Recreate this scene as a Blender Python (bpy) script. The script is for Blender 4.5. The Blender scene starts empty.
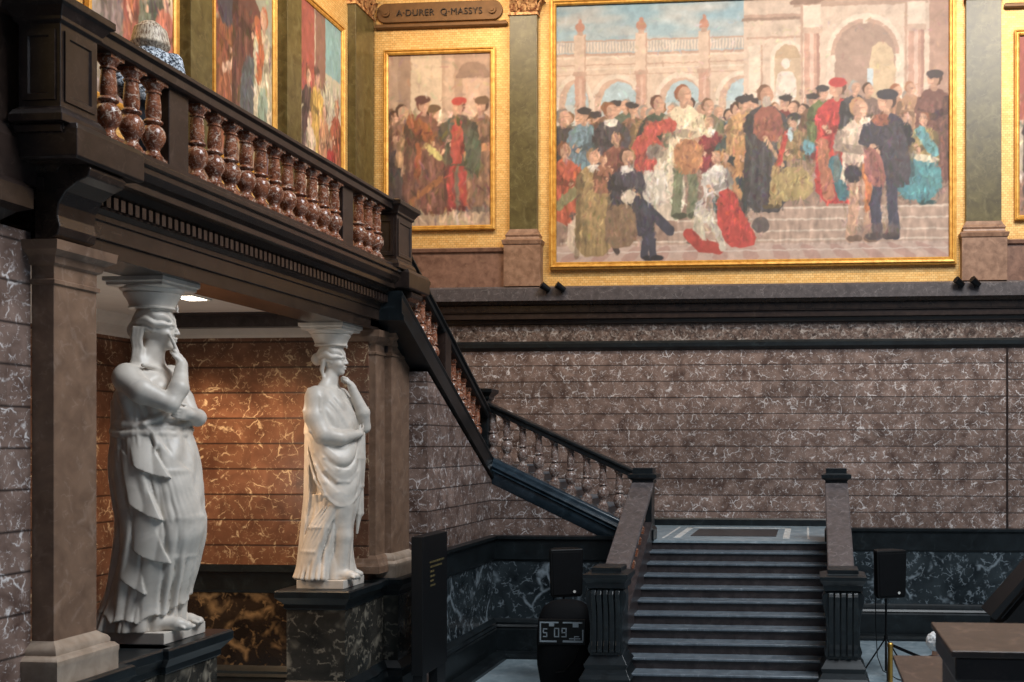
import bpy, math, random
import numpy as np
from mathutils import Vector
random.seed(7); rng = np.random.default_rng(11)
C = bpy.context.scene.collection
PI = math.pi
MAT = {}

# ------------------------------------------------------------------ materials
def srgb(r, g, b):
    f = lambda v: ((v/255+0.055)/1.055)**2.4 if v/255 > 0.04045 else v/255/12.92
    return (f(r), f(g), f(b), 1.0)

class NT:
    def __init__(s, name):
        s.m = bpy.data.materials.new(name); s.m.use_nodes = True; s.t = s.m.node_tree
        s.b = s.t.nodes['Principled BSDF']; s.co = s.n('ShaderNodeTexCoord').outputs['Object']
    def n(s, typ, **kw):
        x = s.t.nodes.new(typ)
        for k, v in kw.items(): setattr(x, k, v)
        return x
    def l(s, a, b): s.t.links.new(a, b)
    def noise(s, scale, detail=4, dist=0.0, rough=.55, vec=None):
        x = s.n('ShaderNodeTexNoise'); x.inputs['Scale'].default_value = scale; x.inputs['Detail'].default_value = detail
        x.inputs['Distortion'].default_value = dist; x.inputs['Roughness'].default_value = rough
        s.l(vec or s.co, x.inputs['Vector']); return x.outputs['Fac']
    def ramp(s, fac, stops):
        x = s.n('ShaderNodeValToRGB'); e = x.color_ramp.elements
        while len(e) < len(stops): e.new(.5)
        for el, (p, c) in zip(e, stops): el.position = p; el.color = c if len(c) == 4 else (*c, 1)
        s.l(fac, x.inputs['Fac']); return x.outputs['Color']
    def math(s, op, a, b=0.0, clamp=False):
        x = s.n('ShaderNodeMath', operation=op); x.use_clamp = clamp
        for i, v in enumerate((a, b)):
            if isinstance(v, (int, float)): x.inputs[i].default_value = v
            else: s.l(v, x.inputs[i])
        return x.outputs[0]
    def mix(s, fac, a, b):
        x = s.n('ShaderNodeMix', data_type='RGBA')
        for sock, v in ((x.inputs[0], fac), (x.inputs[6], a), (x.inputs[7], b)):
            if isinstance(v, (int, float, tuple)): sock.default_value = v
            else: s.l(v, sock)
        return x.outputs[2]
    def vein(s, scale, width, dist=1.2, detail=5):
        """thin bright lines where a warped noise crosses its middle"""
        a = s.math('ABSOLUTE', s.math('SUBTRACT', s.noise(scale, detail, dist, .6), .5))
        return s.math('SUBTRACT', 1.0, s.math('DIVIDE', a, width), True)
    def crack(s, scale, width, warp=.35, stretch=(1, 1, 1)):
        """crisp angular veins: borders of warped cells, broken up by a second noise"""
        mp = s.n('ShaderNodeMapping'); mp.inputs['Scale'].default_value = stretch; s.l(s.co, mp.inputs['Vector'])
        nz = s.n('ShaderNodeTexNoise'); nz.inputs['Scale'].default_value = scale*.8; nz.inputs['Detail'].default_value = 5; s.l(mp.outputs[0], nz.inputs['Vector'])
        vm = s.n('ShaderNodeVectorMath', operation='MULTIPLY_ADD'); s.l(nz.outputs['Color'], vm.inputs[0]); vm.inputs[1].default_value = (warp*4/scale,)*3; s.l(mp.outputs[0], vm.inputs[2])
        vo = s.n('ShaderNodeTexVoronoi', feature='DISTANCE_TO_EDGE'); vo.inputs['Scale'].default_value = scale; s.l(vm.outputs[0], vo.inputs['Vector'])
        e = s.math('SUBTRACT', 1.0, s.math('DIVIDE', vo.outputs['Distance'], width), True)
        k_ = s.math('MULTIPLY', s.math('SUBTRACT', s.noise(scale*1.3, 3, .4), .50), 10., True)
        return s.math('MULTIPLY', e, k_)
    def bump(s, h, st, d=.02):
        x = s.n('ShaderNodeBump'); x.inputs['Strength'].default_value = st; x.inputs['Distance'].default_value = d
        s.l(h, x.inputs['Height']); s.l(x.outputs[0], s.b.inputs['Normal'])
    def done(s, col=None, rough=.5, metal=0.0, spec=.5):
        for k, v in (('Base Color', col), ('Roughness', rough), ('Metallic', metal), ('Specular IOR Level', spec)):
            if v is None: continue
            if isinstance(v, (int, float, tuple)): s.b.inputs[k].default_value = v
            else: s.l(v, s.b.inputs[k])
        MAT[s.m.name] = s.m; return s.m

def plain(name, c, rough=.5, metal=0., var=.25, spec=.5, sc=6.):
    k = NT(name); f = k.noise(sc, 5)
    lo = tuple(v*(1-var) for v in c[:3])+(1,); hi = tuple(min(1, v*(1+var)) for v in c[:3])+(1,)
    return k.done(k.ramp(f, [(.3, lo), (.7, hi)]), rough, metal, spec)

def marble(name, c0, c1, veinc, vs=1.6, vw=.02, vamt=.8, rough=.3, sc=1.5, courses=None, z0=0., length=1.9, bump=.15, vs2=None):
    k = NT(name)
    f = k.noise(sc*2.2, 6, .6)
    col = k.ramp(f, [(.32, c0), (.68, c1)])
    g = k.ramp(k.noise(sc, 3), [(.35, (.15, .15, .15)), (.65, (1, 1, 1))])
    v = k.crack(vs*1.6, vw*3.2)
    v2 = k.math('MULTIPLY', k.crack(vs2*1.6 if vs2 else vs*4.4, vw*3.6, .6), .75)
    vv = k.math('MULTIPLY', k.math('MAXIMUM', v, v2), vamt, True)
    if courses:
        sep = k.n('ShaderNodeSeparateXYZ'); k.l(k.co, sep.inputs[0])
        h = k.math('ADD', sep.outputs[0], sep.outputs[1])
        row = k.math('DIVIDE', k.math('SUBTRACT', sep.outputs[2], z0), courses)
        # each slab is cut from another block: shift tone by its row and column
        rid = k.math('FLOOR', row)
        cid = k.math('FLOOR', k.math('ADD', k.math('DIVIDE', h, length), k.math('MULTIPLY', rid, .37)))
        wn = k.n('ShaderNodeTexWhiteNoise', noise_dimensions='2D')
        cb = k.n('ShaderNodeCombineXYZ'); k.l(rid, cb.inputs[0]); k.l(cid, cb.inputs[1]); k.l(cb.outputs[0], wn.inputs['Vector'])
        tone = k.math('ADD', k.math('MULTIPLY', wn.outputs['Value'], .35), .82)
        hs = k.n('ShaderNodeHueSaturation'); k.l(tone, hs.inputs['Value']); k.l(k.mix(vv, col, veinc), hs.inputs['Color'])
        fr = k.math('FRACT', row)
        d = k.math('MINIMUM', fr, k.math('SUBTRACT', 1.0, fr))
        j = k.math('SUBTRACT', 1.0, k.math('DIVIDE', d, .055), True)
        col2 = k.mix(k.math('MULTIPLY', j, .95), hs.outputs[0], (.012, .008, .008, 1))
        k.bump(k.math('SUBTRACT', 1.0, j), bump, .03)
        return k.done(col2, rough)
    return k.done(k.mix(vv, col, veinc), rough)

marble('tile_marble', srgb(84,64,56), srgb(144,121,110), srgb(242,236,234), 3.1, .017, .80, .4, 1.6, .3445, 2.26)
marble('niche_tile_marble', srgb(88,58,44), srgb(124,88,68), srgb(226,206,172), 2.2, .014, .7, .32, 1.3, .3820, 2.12)
marble('verde_marble', srgb(22,28,32), srgb(52,60,64), srgb(152,164,172), 1.0, .025, .75, .22, .9, vs2=3.4)
marble('brown_marble', srgb(26,21,18), srgb(50,40,32), srgb(150,122,88), .9, .03, .9, .22, .9)
marble('pedestal_marble', srgb(30,30,28), srgb(64,60,54), srgb(150,140,124), .9, .03, .9, .22, .9, vs2=3.)
marble('frieze_marble', srgb(44,32,28), srgb(124,104,94), srgb(190,180,172), 3.4, .035, .8, .3, 5.)
marble('baluster_marble', srgb(84,42,28), srgb(160,98,68), srgb(226,204,184), 7., .03, .85, .2, 6.)
marble('stair_baluster_marble', srgb(86,62,54), srgb(150,124,112), srgb(214,208,202), 7., .035, .85, .2, 6.)
marble('pilaster_marble', srgb(72,62,34), srgb(98,88,52), srgb(120,110,74), 1.2, .03, .6, .35, 2.)
marble('white_marble', srgb(196,186,174), srgb(220,210,198), srgb(190,186,182), 1.4, .012, .35, .42, 2.)
marble('floor_stone', srgb(124,140,148), srgb(158,172,178), srgb(196,204,208), 1.0, .02, .5, .3, 2.)
marble('brown_stone', srgb(116,84,64), srgb(158,122,98), srgb(170,136,112), 1.2, .02, .3, .45, 3.)
marble('dado_stone', srgb(104,74,60), srgb(142,106,88), srgb(150,118,98), 1.2, .02, .3, .4, 3.)
marble('black_marble', srgb(11,15,17), srgb(25,31,34), srgb(60,70,74), 1.2, .012, .3, .34, 1.6)
marble('string_blue_sheen', srgb(26,38,46), srgb(48,62,72), srgb(80,94,102), 1.2, .012, .3, .2, 1.6)  # dark stone lightened and blued: reflected highlights put into the colour
marble('dark_stone', srgb(34,25,22), srgb(52,40,35), srgb(96,82,74), 2.4, .012, .35, .3, 3.)
marble('coping_stone', srgb(70,64,64), srgb(94,86,86), srgb(160,152,150), 3., .015, .4, .4, 4.)
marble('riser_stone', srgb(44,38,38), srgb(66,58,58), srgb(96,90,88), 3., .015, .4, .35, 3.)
marble('tread_sky_sheen', srgb(84,92,100), srgb(110,120,128), srgb(176,184,190), 3., .015, .4, .28, 3.)  # paler than the risers: sky reflection on the treads put into the colour
marble('column_stone', srgb(104,80,64), srgb(134,106,86), srgb(176,154,138), 1.5, .02, .3, .45, 2.)
marble('block_stone', srgb(56,43,37), srgb(74,58,50), srgb(150,122,106), 2., .02, .3, .4, 5.)
marble('cornice_stone', srgb(32,24,20), srgb(52,40,33), srgb(84,72,62), 2.4, .012, .3, .25, 2.5)
marble('moulding_stone', srgb(150,130,112), srgb(178,158,140), srgb(190,172,156), 1.5, .02, .3, .4, 3.)
plain('plaster', srgb(196,188,180), .8, var=.05)
plain('black_plastic', srgb(9,9,10), .5, var=.2, spec=.3)
plain('black_metal', srgb(8,8,9), .4, .0, spec=.3)
plain('black_cloth', srgb(7,8,11), .8, var=.3, spec=.2)
plain('totem_metal', srgb(20,21,23), .45, .0, var=.1, spec=.3)
plain('brass', srgb(206,160,80), .35, .9, var=.1)
plain('bronze_plaque', srgb(112,78,44), .5, .3, var=.15)
plain('engraving', srgb(46,30,18), .6)
plain('gold_text', srgb(112,100,66), .5, .3)
plain('white_print', srgb(128,138,146), .6)
plain('floor_dark', srgb(52,52,54), .3)
plain('white_paint', srgb(212,210,204), .5)
plain('skin', srgb(206,160,136), .5, var=.08)
k = NT('blond_hair'); mp = k.n('ShaderNodeMapping'); mp.inputs['Scale'].default_value = (1, 1, .18); k.l(k.co, mp.inputs['Vector']); f = k.noise(55, 3, vec=mp.outputs[0])
k.bump(f, .6, .01); k.done(k.ramp(f, [(.35, srgb(122,94,72)), (.6, srgb(222,204,180))]), .5)
plain('white_hair', srgb(205,205,205), .6, var=.2, sc=60.)
plain('grey_cloth', srgb(96,106,116), .8)
plain('trouser_cloth', srgb(32,34,42), .8)
plain('shoe_leather', srgb(22,18,16), .5)
k = NT('print_blouse'); f = k.noise(38, 3, 1.0)
k.done(k.ramp(f, [(.42, srgb(32,34,42)), (.5, srgb(150,160,172)), (.6, srgb(226,230,234))]), .75)
k = NT('gilding'); k.bump(k.noise(60, 3), .25, .01)
k.done(k.ramp(k.noise(9, 4), [(.3, srgb(190,130,48)), (.7, srgb(230,178,88))]), .42, .35)
k = NT('capital_gilding'); k.bump(k.noise(24, 4), .5, .03)
k.done(k.ramp(k.noise(12, 4), [(.35, srgb(120,62,32)), (.6, srgb(226,176,120))]), .45, .35)
# gold mosaic ground: small tesserae in running courses
k = NT('gold_mosaic')
sep = k.n('ShaderNodeSeparateXYZ'); k.l(k.co, sep.inputs[0])
cb = k.n('ShaderNodeCombineXYZ'); k.l(k.math('ADD', sep.outputs[0], sep.outputs[1]), cb.inputs[0]); k.l(sep.outputs[2], cb.inputs[1])
br = k.n('ShaderNodeTexBrick'); k.l(cb.outputs[0], br.inputs['Vector'])
br.inputs['Scale'].default_value = 5.; br.inputs['Mortar Size'].default_value = .012
br.inputs['Brick Width'].default_value = .42; br.inputs['Row Height'].default_value = .24
br.inputs['Color1'].default_value = srgb(220,170,96); br.inputs['Color2'].default_value = srgb(236,194,124); br.inputs['Mortar'].default_value = srgb(156,106,52)
hs = k.n('ShaderNodeHueSaturation'); k.l(br.outputs['Color'], hs.inputs['Color'])
k.l(k.math('ADD', k.math('MULTIPLY', k.noise(1.1, 5), .5), .75), hs.inputs['Value'])
k.bump(br.outputs['Fac'], .15, .01)
k.done(hs.outputs[0], .5, .2)
m = bpy.data.materials.new('lamp_glow'); m.use_nodes = True
m.node_tree.nodes['Principled BSDF'].inputs['Emission Color'].default_value = (1, .86, .66, 1)
m.node_tree.nodes['Principled BSDF'].inputs['Emission Strength'].default_value = 9.; MAT['lamp_glow'] = m
m = bpy.data.materials.new('paint_layer'); m.use_nodes = True; nt = m.node_tree
vc = nt.nodes.new('ShaderNodeVertexColor'); vc.layer_name = 'paint'; nt.links.new(vc.outputs[0], nt.nodes['Principled BSDF'].inputs['Base Color'])
nt.nodes['Principled BSDF'].inputs['Roughness'].default_value = .62; MAT['paint_layer'] = m

# ------------------------------------------------------------------ mesh helpers
class MB:
    def __init__(s): s.v = []; s.f = []; s.mi = []; s.cur = 0
    def add(s, vs, fs):
        o = len(s.v); s.v += [tuple(map(float, p)) for p in vs]
        for f in fs: s.f.append(tuple(i+o for i in f)); s.mi.append(s.cur)
        return s
    def box(s, x0, x1, y0, y1, z0, z1):
        vs = [(x, y, z) for z in (z0, z1) for y in (y0, y1) for x in (x0, x1)]
        return s.add(vs, [(0,2,3,1), (4,5,7,6), (0,1,5,4), (2,6,7,3), (0,4,6,2), (1,3,7,5)])
    def loft(s, rings, closed=False, caps=True):
        n = len(rings[0]); m = len(rings); fs = []
        for i in range(m if closed else m-1):
            a = i*n; b = ((i+1) % m)*n
            for j in range(n): fs.append((a+j, a+(j+1) % n, b+(j+1) % n, b+j))
        if caps and not closed: fs += [tuple(range(n-1, -1, -1)), tuple((m-1)*n+j for j in range(n))]
        return s.add([p for r in rings for p in r], fs)
    def stack(s, x0, x1, y0, y1, prof):
        return s.loft([[(x0-o, y0-o, z), (x1+o, y0-o, z), (x1+o, y1+o, z), (x0-o, y1+o, z)] for o, z in prof])
    def lathe(s, cx, cy, prof, n=20, sx=1., sy=1.):
        return s.loft([[(cx+r*sx*math.cos(2*PI*i/n), cy+r*sy*math.sin(2*PI*i/n), z) for i in range(n)] for r, z in prof])
    def sweep(s, p0, p1, out, prof):
        """closed profile [(out, up)] carried from p0 to p1, cut upright"""
        p0 = Vector(p0); p1 = Vector(p1); o = Vector(out)
        return s.loft([[tuple(p+o*a+Vector((0, 0, b))) for a, b in prof] for p in (p0, p1)])
    def tube(s, pts, r, n=10):
        pts = [Vector(p) for p in pts]; rs = r if isinstance(r, (list, tuple)) else [r]*len(pts); rings = []
        for i, p in enumerate(pts):
            d = (pts[min(i+1, len(pts)-1)]-pts[max(i-1, 0)]).normalized()
            a = d.cross(Vector((0, 0, 1)) if abs(d.z) < .9 else Vector((1, 0, 0))).normalized(); b = d.cross(a)
            rings.append([tuple(p+(a*math.cos(2*PI*j/n)+b*math.sin(2*PI*j/n))*rs[i]) for j in range(n)])
        return s.loft(rings)
    def prism(s, poly, axis, a, b):
        """poly in the two other axes, extruded along axis from a to b"""
        def P(u, v, w): return (w, u, v) if axis == 'x' else (u, w, v) if axis == 'y' else (u, v, w)
        return s.loft([[P(u, v, w) for u, v in poly] for w in (a, b)])
    def build(s, name, mat, parent=None, smooth=False, bevel=0., loc=None):
        me = bpy.data.meshes.new(name); q = parent
        while q is not None and '_o' not in q: q = q.parent
        off = Vector(loc) if loc is not None else (q['_o'] if q is not None else None)
        o0 = Vector(off) if off is not None else Vector((0, 0, 0))
        me.from_pydata([(p[0]-o0.x, p[1]-o0.y, p[2]-o0.z) for p in s.v], [], s.f)
        for mm in (mat if isinstance(mat, (list, tuple)) else [mat]): me.materials.append(MAT[mm])
        me.polygons.foreach_set('material_index', s.mi)
        me.validate(); me.update()
        import bmesh
        bm = bmesh.new(); bm.from_mesh(me); bmesh.ops.recalc_face_normals(bm, faces=bm.faces); bm.to_mesh(me); bm.free()
        if smooth:
            me.polygons.foreach_set('use_smooth', [True]*len(me.polygons)); me.set_sharp_from_angle(angle=math.radians(38))
        o = bpy.data.objects.new(name, me); C.objects.link(o)
        if parent is not None:
            o.parent = parent
            if '_o' not in parent and loc is None: pass
        elif loc is not None: o.location = o0
        if bevel:
            bv = o.modifiers.new('bevel', 'BEVEL'); bv.width = bevel; bv.segments = 2; bv.limit_method = 'ANGLE'; bv.angle_limit = math.radians(40)
        return o

def thing(name, label, cat, loc=(0, 0, 0), group=None):
    o = bpy.data.objects.new(name, None); C.objects.link(o); o.location = loc; o.empty_display_size = .2
    o['label'] = label; o['category'] = cat; o['_o'] = tuple(loc)
    if group: o['group'] = group
    return o
def tag(o, label, cat, group=None, kind=None):
    o['label'] = label; o['category'] = cat
    if group: o['group'] = group
    if kind: o['kind'] = kind
    return o
def struct(o): o['kind'] = 'structure'; return o

# ================================================================== THE SETTING
struct(MB().box(-11, 10, -2, 22.2, -.3, 0).build('floor', 'floor_stone'))
struct(MB().box(-9.9, 10, 21.9, 22.4, 0, 7.0).build('wall_back', 'tile_marble'))
# upper back wall of gold mosaic
struct(MB().box(-9.9, 10, 22.0, 22.4, 7.0, 16.5).build('wall_back_upper', 'gold_mosaic'))
struct(MB().box(-10.2, -9.54, 15.4, 22.4, 0, 16.5).box(-10.2, -9.54, -2, 15.4, 6.5, 16.5).build('wall_left_upper', 'gold_mosaic'))
# near part of the left wall, faced with the veined slabs
struct(MB().box(-7.2, -6.5, -2, 8.24, 0, 5.8).build('wall_left', 'tile_marble'))
# wall under the upper flight and its return under the lower flight
w = MB()
def z3(Y): return 3.33+.56*(19.4-Y)
w.prism([(16.1, 0), (19.5, 0), (19.5, 3.33), (16.1, z3(16.1))], 'x', -6.9, -6.0)
w.prism([(-6.9, 0), (-3.2, 0), (-3.2, 2.0), (-6.0, 3.3), (-6.9, 3.3)], 'y', 19.5, 19.9)
struct(w.build('wall_stair', 'tile_marble'))
# niche behind the statues
struct(MB().box(-10.5, -6.5, 15.0, 15.4, 0, 6.1).build('wall_niche_back', 'niche_tile_marble'))
struct(MB().box(-10.6, -10.2, 8.0, 15.0, 0, 6.1).box(-10.6, -7.2, 7.6, 8.0, 0, 6.1).build('wall_niche_left', 'niche_tile_marble'))
struct(MB().box(-10.2, -7.0, 8.0, 15.0, 5.94, 6.2).build('ceiling', 'plaster'))
struct(MB().stack(-10.3, -6.9, 15.0, 15.1, [(0, 5.62), (.03, 5.66), (.06, 5.78), (.15, 5.86), (.2, 5.94)]).build('trim_1', 'plaster'))
struct(MB().stack(-10.4, -10.2, 8, 15.0, [(0, 5.62), (.03, 5.66), (.06, 5.78), (.15, 5.86), (.2, 5.94)]).build('trim_2', 'plaster'))
# dados: (x0,x1,y0,y1) solid behind, panel + rails
def dado(i, x0, x1, y0, y1, panel, dark='black_marble', zt=2.28):
    k = 'baseboard_%s' % i
    struct(MB().stack(x0, x1, y0, y1, [(.05, .55), (.05, 1.83)]).build('trim_%d' % (i*3+3), panel))
    struct(MB().stack(x0, x1, y0, y1, [(.06, 1.80), (.09, 1.84), (.09, 2.19), (.14, 2.23), (.14, zt), (.0, zt+.012)]).build('trim_%d' % (i*3+4), dark))
    return struct(MB().stack(x0, x1, y0, y1, [(.42, 0), (.42, .05), (.36, .09), (.14, .1), (.14, .5), (.13, .53), (.15, .56), (.12, .60), (.13, .64), (.08, .68), (.05, .71)]).build('baseboard_'+['back', 'stair', 'niche', 'return'][i], dark))
dado(0, .2, 9.9, 21.9, 22.2, 'verde_marble')
dado(1, -6.9, -6.0, 16.3, 19.6, 'verde_marble')
dado(3, -6.5, -2.9, 19.5, 19.8, 'verde_marble')
dado(2, -10.2, -7.2, 15.0, 15.3, 'brown_marble', zt=2.12)
# great cornice of the back wall
struct(MB().stack(-9.9, 10, 21.9, 22.3, [(0, 6.02), (.05, 6.05), (.10, 6.09), (.10, 6.17), (.04, 6.22), (0, 6.24)]).build('trim_20', 'black_marble'))
struct(MB().stack(-9.9, 10, 21.9, 22.3, [(.02, 6.23), (.02, 6.60)]).build('trim_21', 'frieze_marble'))
struct(MB().stack(-9.9, 10, 21.9, 22.3, [(.04, 6.58), (.10, 6.60), (.12, 6.67), (.20, 6.69), (.20, 6.80), (.24, 6.82), (.24, 6.84)]).build('trim_22', 'dark_stone'))
struct(MB().stack(-9.9, 10, 21.9, 22.3, [(.25, 6.84), (.25, 6.96), (.30, 6.98), (.40, 7.05)]).build('trim_23', 'cornice_stone'))
struct(MB().stack(-9.9, 10, 21.9, 22.3, [(.41, 7.05), (.41, 7.31), (.36, 7.34), (.1, 7.35), (.06, 7.40), (0, 7.41)]).build('trim_27', 'coping_stone'))
# gallery slab, entablature and floor
struct(MB().box(-9.6, -6.4, -2, 13.9, 6.2, 6.5).build('floor_gallery', 'dark_stone'))
en = MB()
en.stack(-6.9, -6.36, 8.32, 15.85, [(0, 5.72), (0, 5.86), (.03, 5.87), (.03, 6.02), (.05, 6.03), (.05, 6.08), (.1, 6.12), (.1, 6.24), (.14, 6.26), (.2, 6.32), (.26, 6.34), (.26, 6.40), (.3, 6.44), (.34, 6.50), (.34, 6.55), (.37, 6.57), (.37, 6.62), (.28, 6.66)])
struct(en.build('trim_24', 'cornice_stone', bevel=.004))
d = MB()
for i in range(77):
    y = 8.27+i*.1
    d.box(-6.28, -6.20, y, y+.058, 6.13, 6.235)
for i in range(7): d.box(-6.32-i*.1-.058, -6.32-i*.1, 8.15, 8.24, 6.13, 6.235)
struct(d.build('trim_25', 'dark_stone'))
struct(MB().box(4.12, 4.16, 21.87, 21.92, 2.28, 6.04).build('trim_28', 'dark_stone'))
struct(MB().stack(-9, -6.5, -2, 7.82, [(0, 5.70), (.04, 5.74), (.04, 5.82), (.12, 5.90), (.2, 5.94), (.2, 6.10), (.14, 6.16)]).build('trim_26', 'dark_stone'))
# intermediate landing + upper flight, lower flight, great stair with its landing
def steps(n, place, name='step'): pass
st = thing('great_staircase', 'broad dark stone staircase with treads coloured pale for sky reflection rising to the landing', 'staircase', (-1.2, 16, 0))
for k_ in range(1, 14):
    yn = 18.4-(14-k_)*.331; z = k_*.165
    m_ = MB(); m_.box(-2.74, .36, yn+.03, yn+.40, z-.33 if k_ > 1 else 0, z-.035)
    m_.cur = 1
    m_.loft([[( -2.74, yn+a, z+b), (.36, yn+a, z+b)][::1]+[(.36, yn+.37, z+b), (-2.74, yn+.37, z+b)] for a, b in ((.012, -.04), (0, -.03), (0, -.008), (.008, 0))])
    m_.build('step', ['riser_stone', 'tread_sky_sheen'], st)
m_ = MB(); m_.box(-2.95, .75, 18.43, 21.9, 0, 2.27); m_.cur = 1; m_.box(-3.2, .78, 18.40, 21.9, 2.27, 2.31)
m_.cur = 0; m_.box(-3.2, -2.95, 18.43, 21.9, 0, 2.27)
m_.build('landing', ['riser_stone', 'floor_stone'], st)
m_ = MB().box(-2.15, -.55, 19.3, 20.9, 2.311, 2.318); m_.build('inlay', 'floor_dark', st)
m_ = MB()
for a, b, c_, d_ in ((-2.42, -2.30, 18.9, 21.3), (-.42, -.30, 18.9, 21.3), (-2.42, -.30, 21.2, 21.3), (-2.62, -2.58, 18.8, 21.4), (.02, .06, 18.8, 21.4)): m_.box(a, b, c_, d_, 2.311, 2.316)
m_.build('inlay_border', 'white_paint', st)
MB().stack(-3.2, .78, 21.86, 21.95, [(.02, 2.31), (.02, 2.44), (0, 2.47)]).build('skirting', 'black_marble', st)
sf = thing('lower_side_flight', 'narrow side flight of dark steps climbing left from the landing', 'staircase', (-4.6, 20.5, 2.31))
for k_ in range(1, 9):
    x1 = -3.2-(k_-1)*.35; z = 2.31+k_*.1625
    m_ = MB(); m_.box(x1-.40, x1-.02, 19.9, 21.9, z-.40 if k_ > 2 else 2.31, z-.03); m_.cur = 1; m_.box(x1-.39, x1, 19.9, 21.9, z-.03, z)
    m_.build('step', ['riser_stone', 'tread_sky_sheen'], sf)
MB().box(-9.54, -6.0, 19.5, 21.9, 3.3, 3.61).build('half_landing', 'riser_stone', sf)
uf = thing('upper_side_flight', 'upper flight of steps climbing to the gallery beneath the paintings', 'staircase', (-7.9, 17, 3.61))
for k_ in range(1, 18):
    y1 = 19.5-(k_-1)*.3118; z = 3.61+k_*.17
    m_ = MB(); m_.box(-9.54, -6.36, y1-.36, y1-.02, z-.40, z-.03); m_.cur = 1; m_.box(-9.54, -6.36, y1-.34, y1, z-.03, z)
    m_.build('step', ['riser_stone', 'tread_sky_sheen'], uf)

# ================================================================== BALUSTRADES
def baluster(cx, cy, z0, z1, r=1., skirt=0.):
    m_ = MB(); h = z1-z0
    m_.stack(cx-.085*r, cx+.085*r, cy-.085*r, cy+.085*r, [(0, z0-skirt), (0, z0+.055*h/.78)])
    P = [(.088, .05), (.09, .07), (.078, .085), (.062, .105), (.056, .13), (.062, .15), (.066, .155), (.085, .185), (.103, .225), (.108, .265), (.102, .305), (.082, .34), (.06, .36), (.056, .37), (.08, .38), (.086, .39), (.082, .405), (.062, .42),
         (.066, .44), (.070, .48), (.067, .56), (.058, .65), (.058, .655), (.070, .662), (.070, .676), (.058, .684), (.068, .70), (.092, .732), (.096, .745)]
    m_.lathe(cx, cy, [(a*r, z0+b*h/.78) for a, b in P], 20)
    m_.stack(cx-.09*r, cx+.09*r, cy-.09*r, cy+.09*r, [(0, z0+.742*h/.78), (0, z1)])
    return m_
RAIL = [(-.17, -.05), (-.17, -.012), (-.15, 0), (.15, 0), (.17, -.012), (.17, -.05), (.135, -.075), (.135, -.15), (.11, -.165), (-.11, -.165), (-.135, -.15), (-.135, -.075)]
AX = -6.17
gb = thing('gallery_balustrade', 'dark stone gallery balustrade with bulbous red marble balusters, above the statues', 'balustrade', (AX, 12, 6.6))
MB().sweep((AX, 8.2, 7.62), (AX, 15.2, 7.62), (1, 0, 0), RAIL).build('handrail', 'dark_stone', gb, bevel=.004)
MB().stack(AX-.13, AX+.13, 8.0, 15.3, [(0, 6.6), (0, 6.68)]).build('plinth', 'dark_stone', gb)
ys = [8.75, 9.07, 9.39]+[10.10+i*.308 for i in range(11)]+[13.93, 14.23, 14.52]
for y in ys: baluster(AX, y, 6.67, 7.46).build('baluster', 'baluster_marble', gb, smooth=True)
for a, b in ((9.54, 9.86), (13.31, 13.63)): MB().box(AX-.12, AX+.06, a, b, 6.66, 7.47).build('block', 'dark_stone', gb, bevel=.008)
def pedestal_post(y0, y1, z0, z1, parent, x0=-6.36, x1=-6.0):
    m_ = MB().stack(x0, x1, y0, y1, [(.05, z0), (.05, z0+.06), (.03, z0+.10), (0, z0+.13), (0, z1-.2), (.03, z1-.18), (.03, z1-.15), (.07, z1-.08), (.1, z1-.06), (.1, z1), (.02, z1+.03)])
    pd = m_.build('pedestal', 'dark_stone', parent, bevel=.005)
    # framed sunk panel on the hall side and the near side
    f = MB(); cy = (y0+y1)/2; w_ = (y1-y0)/2-.04; zz0, zz1 = z0+.18, z1-.25
    rings = []
    for o, e in ((0, 0), (0, .015), (.05, .015), (.06, -.0)): rings.append([(x1+e, cy-w_+o, zz0+o), (x1+e, cy+w_-o, zz0+o), (x1+e, cy+w_-o, zz1-o), (x1+e, cy-w_+o, zz1-o)])
    f.loft(rings, closed=True); cx = (x0+x1)/2; w2 = (x1-x0)/2-.04; rings = []
    for o, e in ((0, 0), (0, .015), (.05, .015), (.06, -.0)): rings.append([(cx-w2+o, y0-e, zz0+o), (cx+w2-o, y0-e, zz0+o), (cx+w2-o, y0-e, zz1-o), (cx-w2+o, y0-e, zz1-o)])
    f.loft(rings, closed=True); f.build('panel_frame', 'dark_stone', pd)
pedestal_post(7.93, 8.37, 6.62, 7.62, gb)
pedestal_post(14.85, 15.45, 6.62, 7.60, gb)
# breaks of the entablature over the piers, with scrolled brackets beneath
for n_, (ya, yb) in enumerate(((7.98, 8.80), (15.05, 15.86))):
    struct(MB().stack(-6.5, -5.9, ya, yb, [(0, 6.34), (.02, 6.36), (.02, 6.58), (0, 6.63)]).build('trim_%d' % (30+n_), 'dark_stone', bevel=.006))
    br_ = thing('scroll_bracket', ['dark scrolled stone bracket above the near pier', 'dark scrolled stone bracket above the far pier'][n_], 'bracket', (-6.3, (ya+yb)/2, 5.72))
    prof = [(-6.4, 5.73), (-6.26, 5.73), (-6.2, 5.76), (-6.18, 5.83), (-6.2, 5.92), (-6.19, 6.02), (-6.13, 6.12), (-6.02, 6.2), (-5.93, 6.24), (-5.91, 6.3), (-5.95, 6.35), (-6.4, 6.35)]
    MB().prism([(a, b) for a, b in prof], 'y', ya+.18, yb-.18).build('scroll', 'cornice_stone', br_, bevel=.01)
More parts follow.
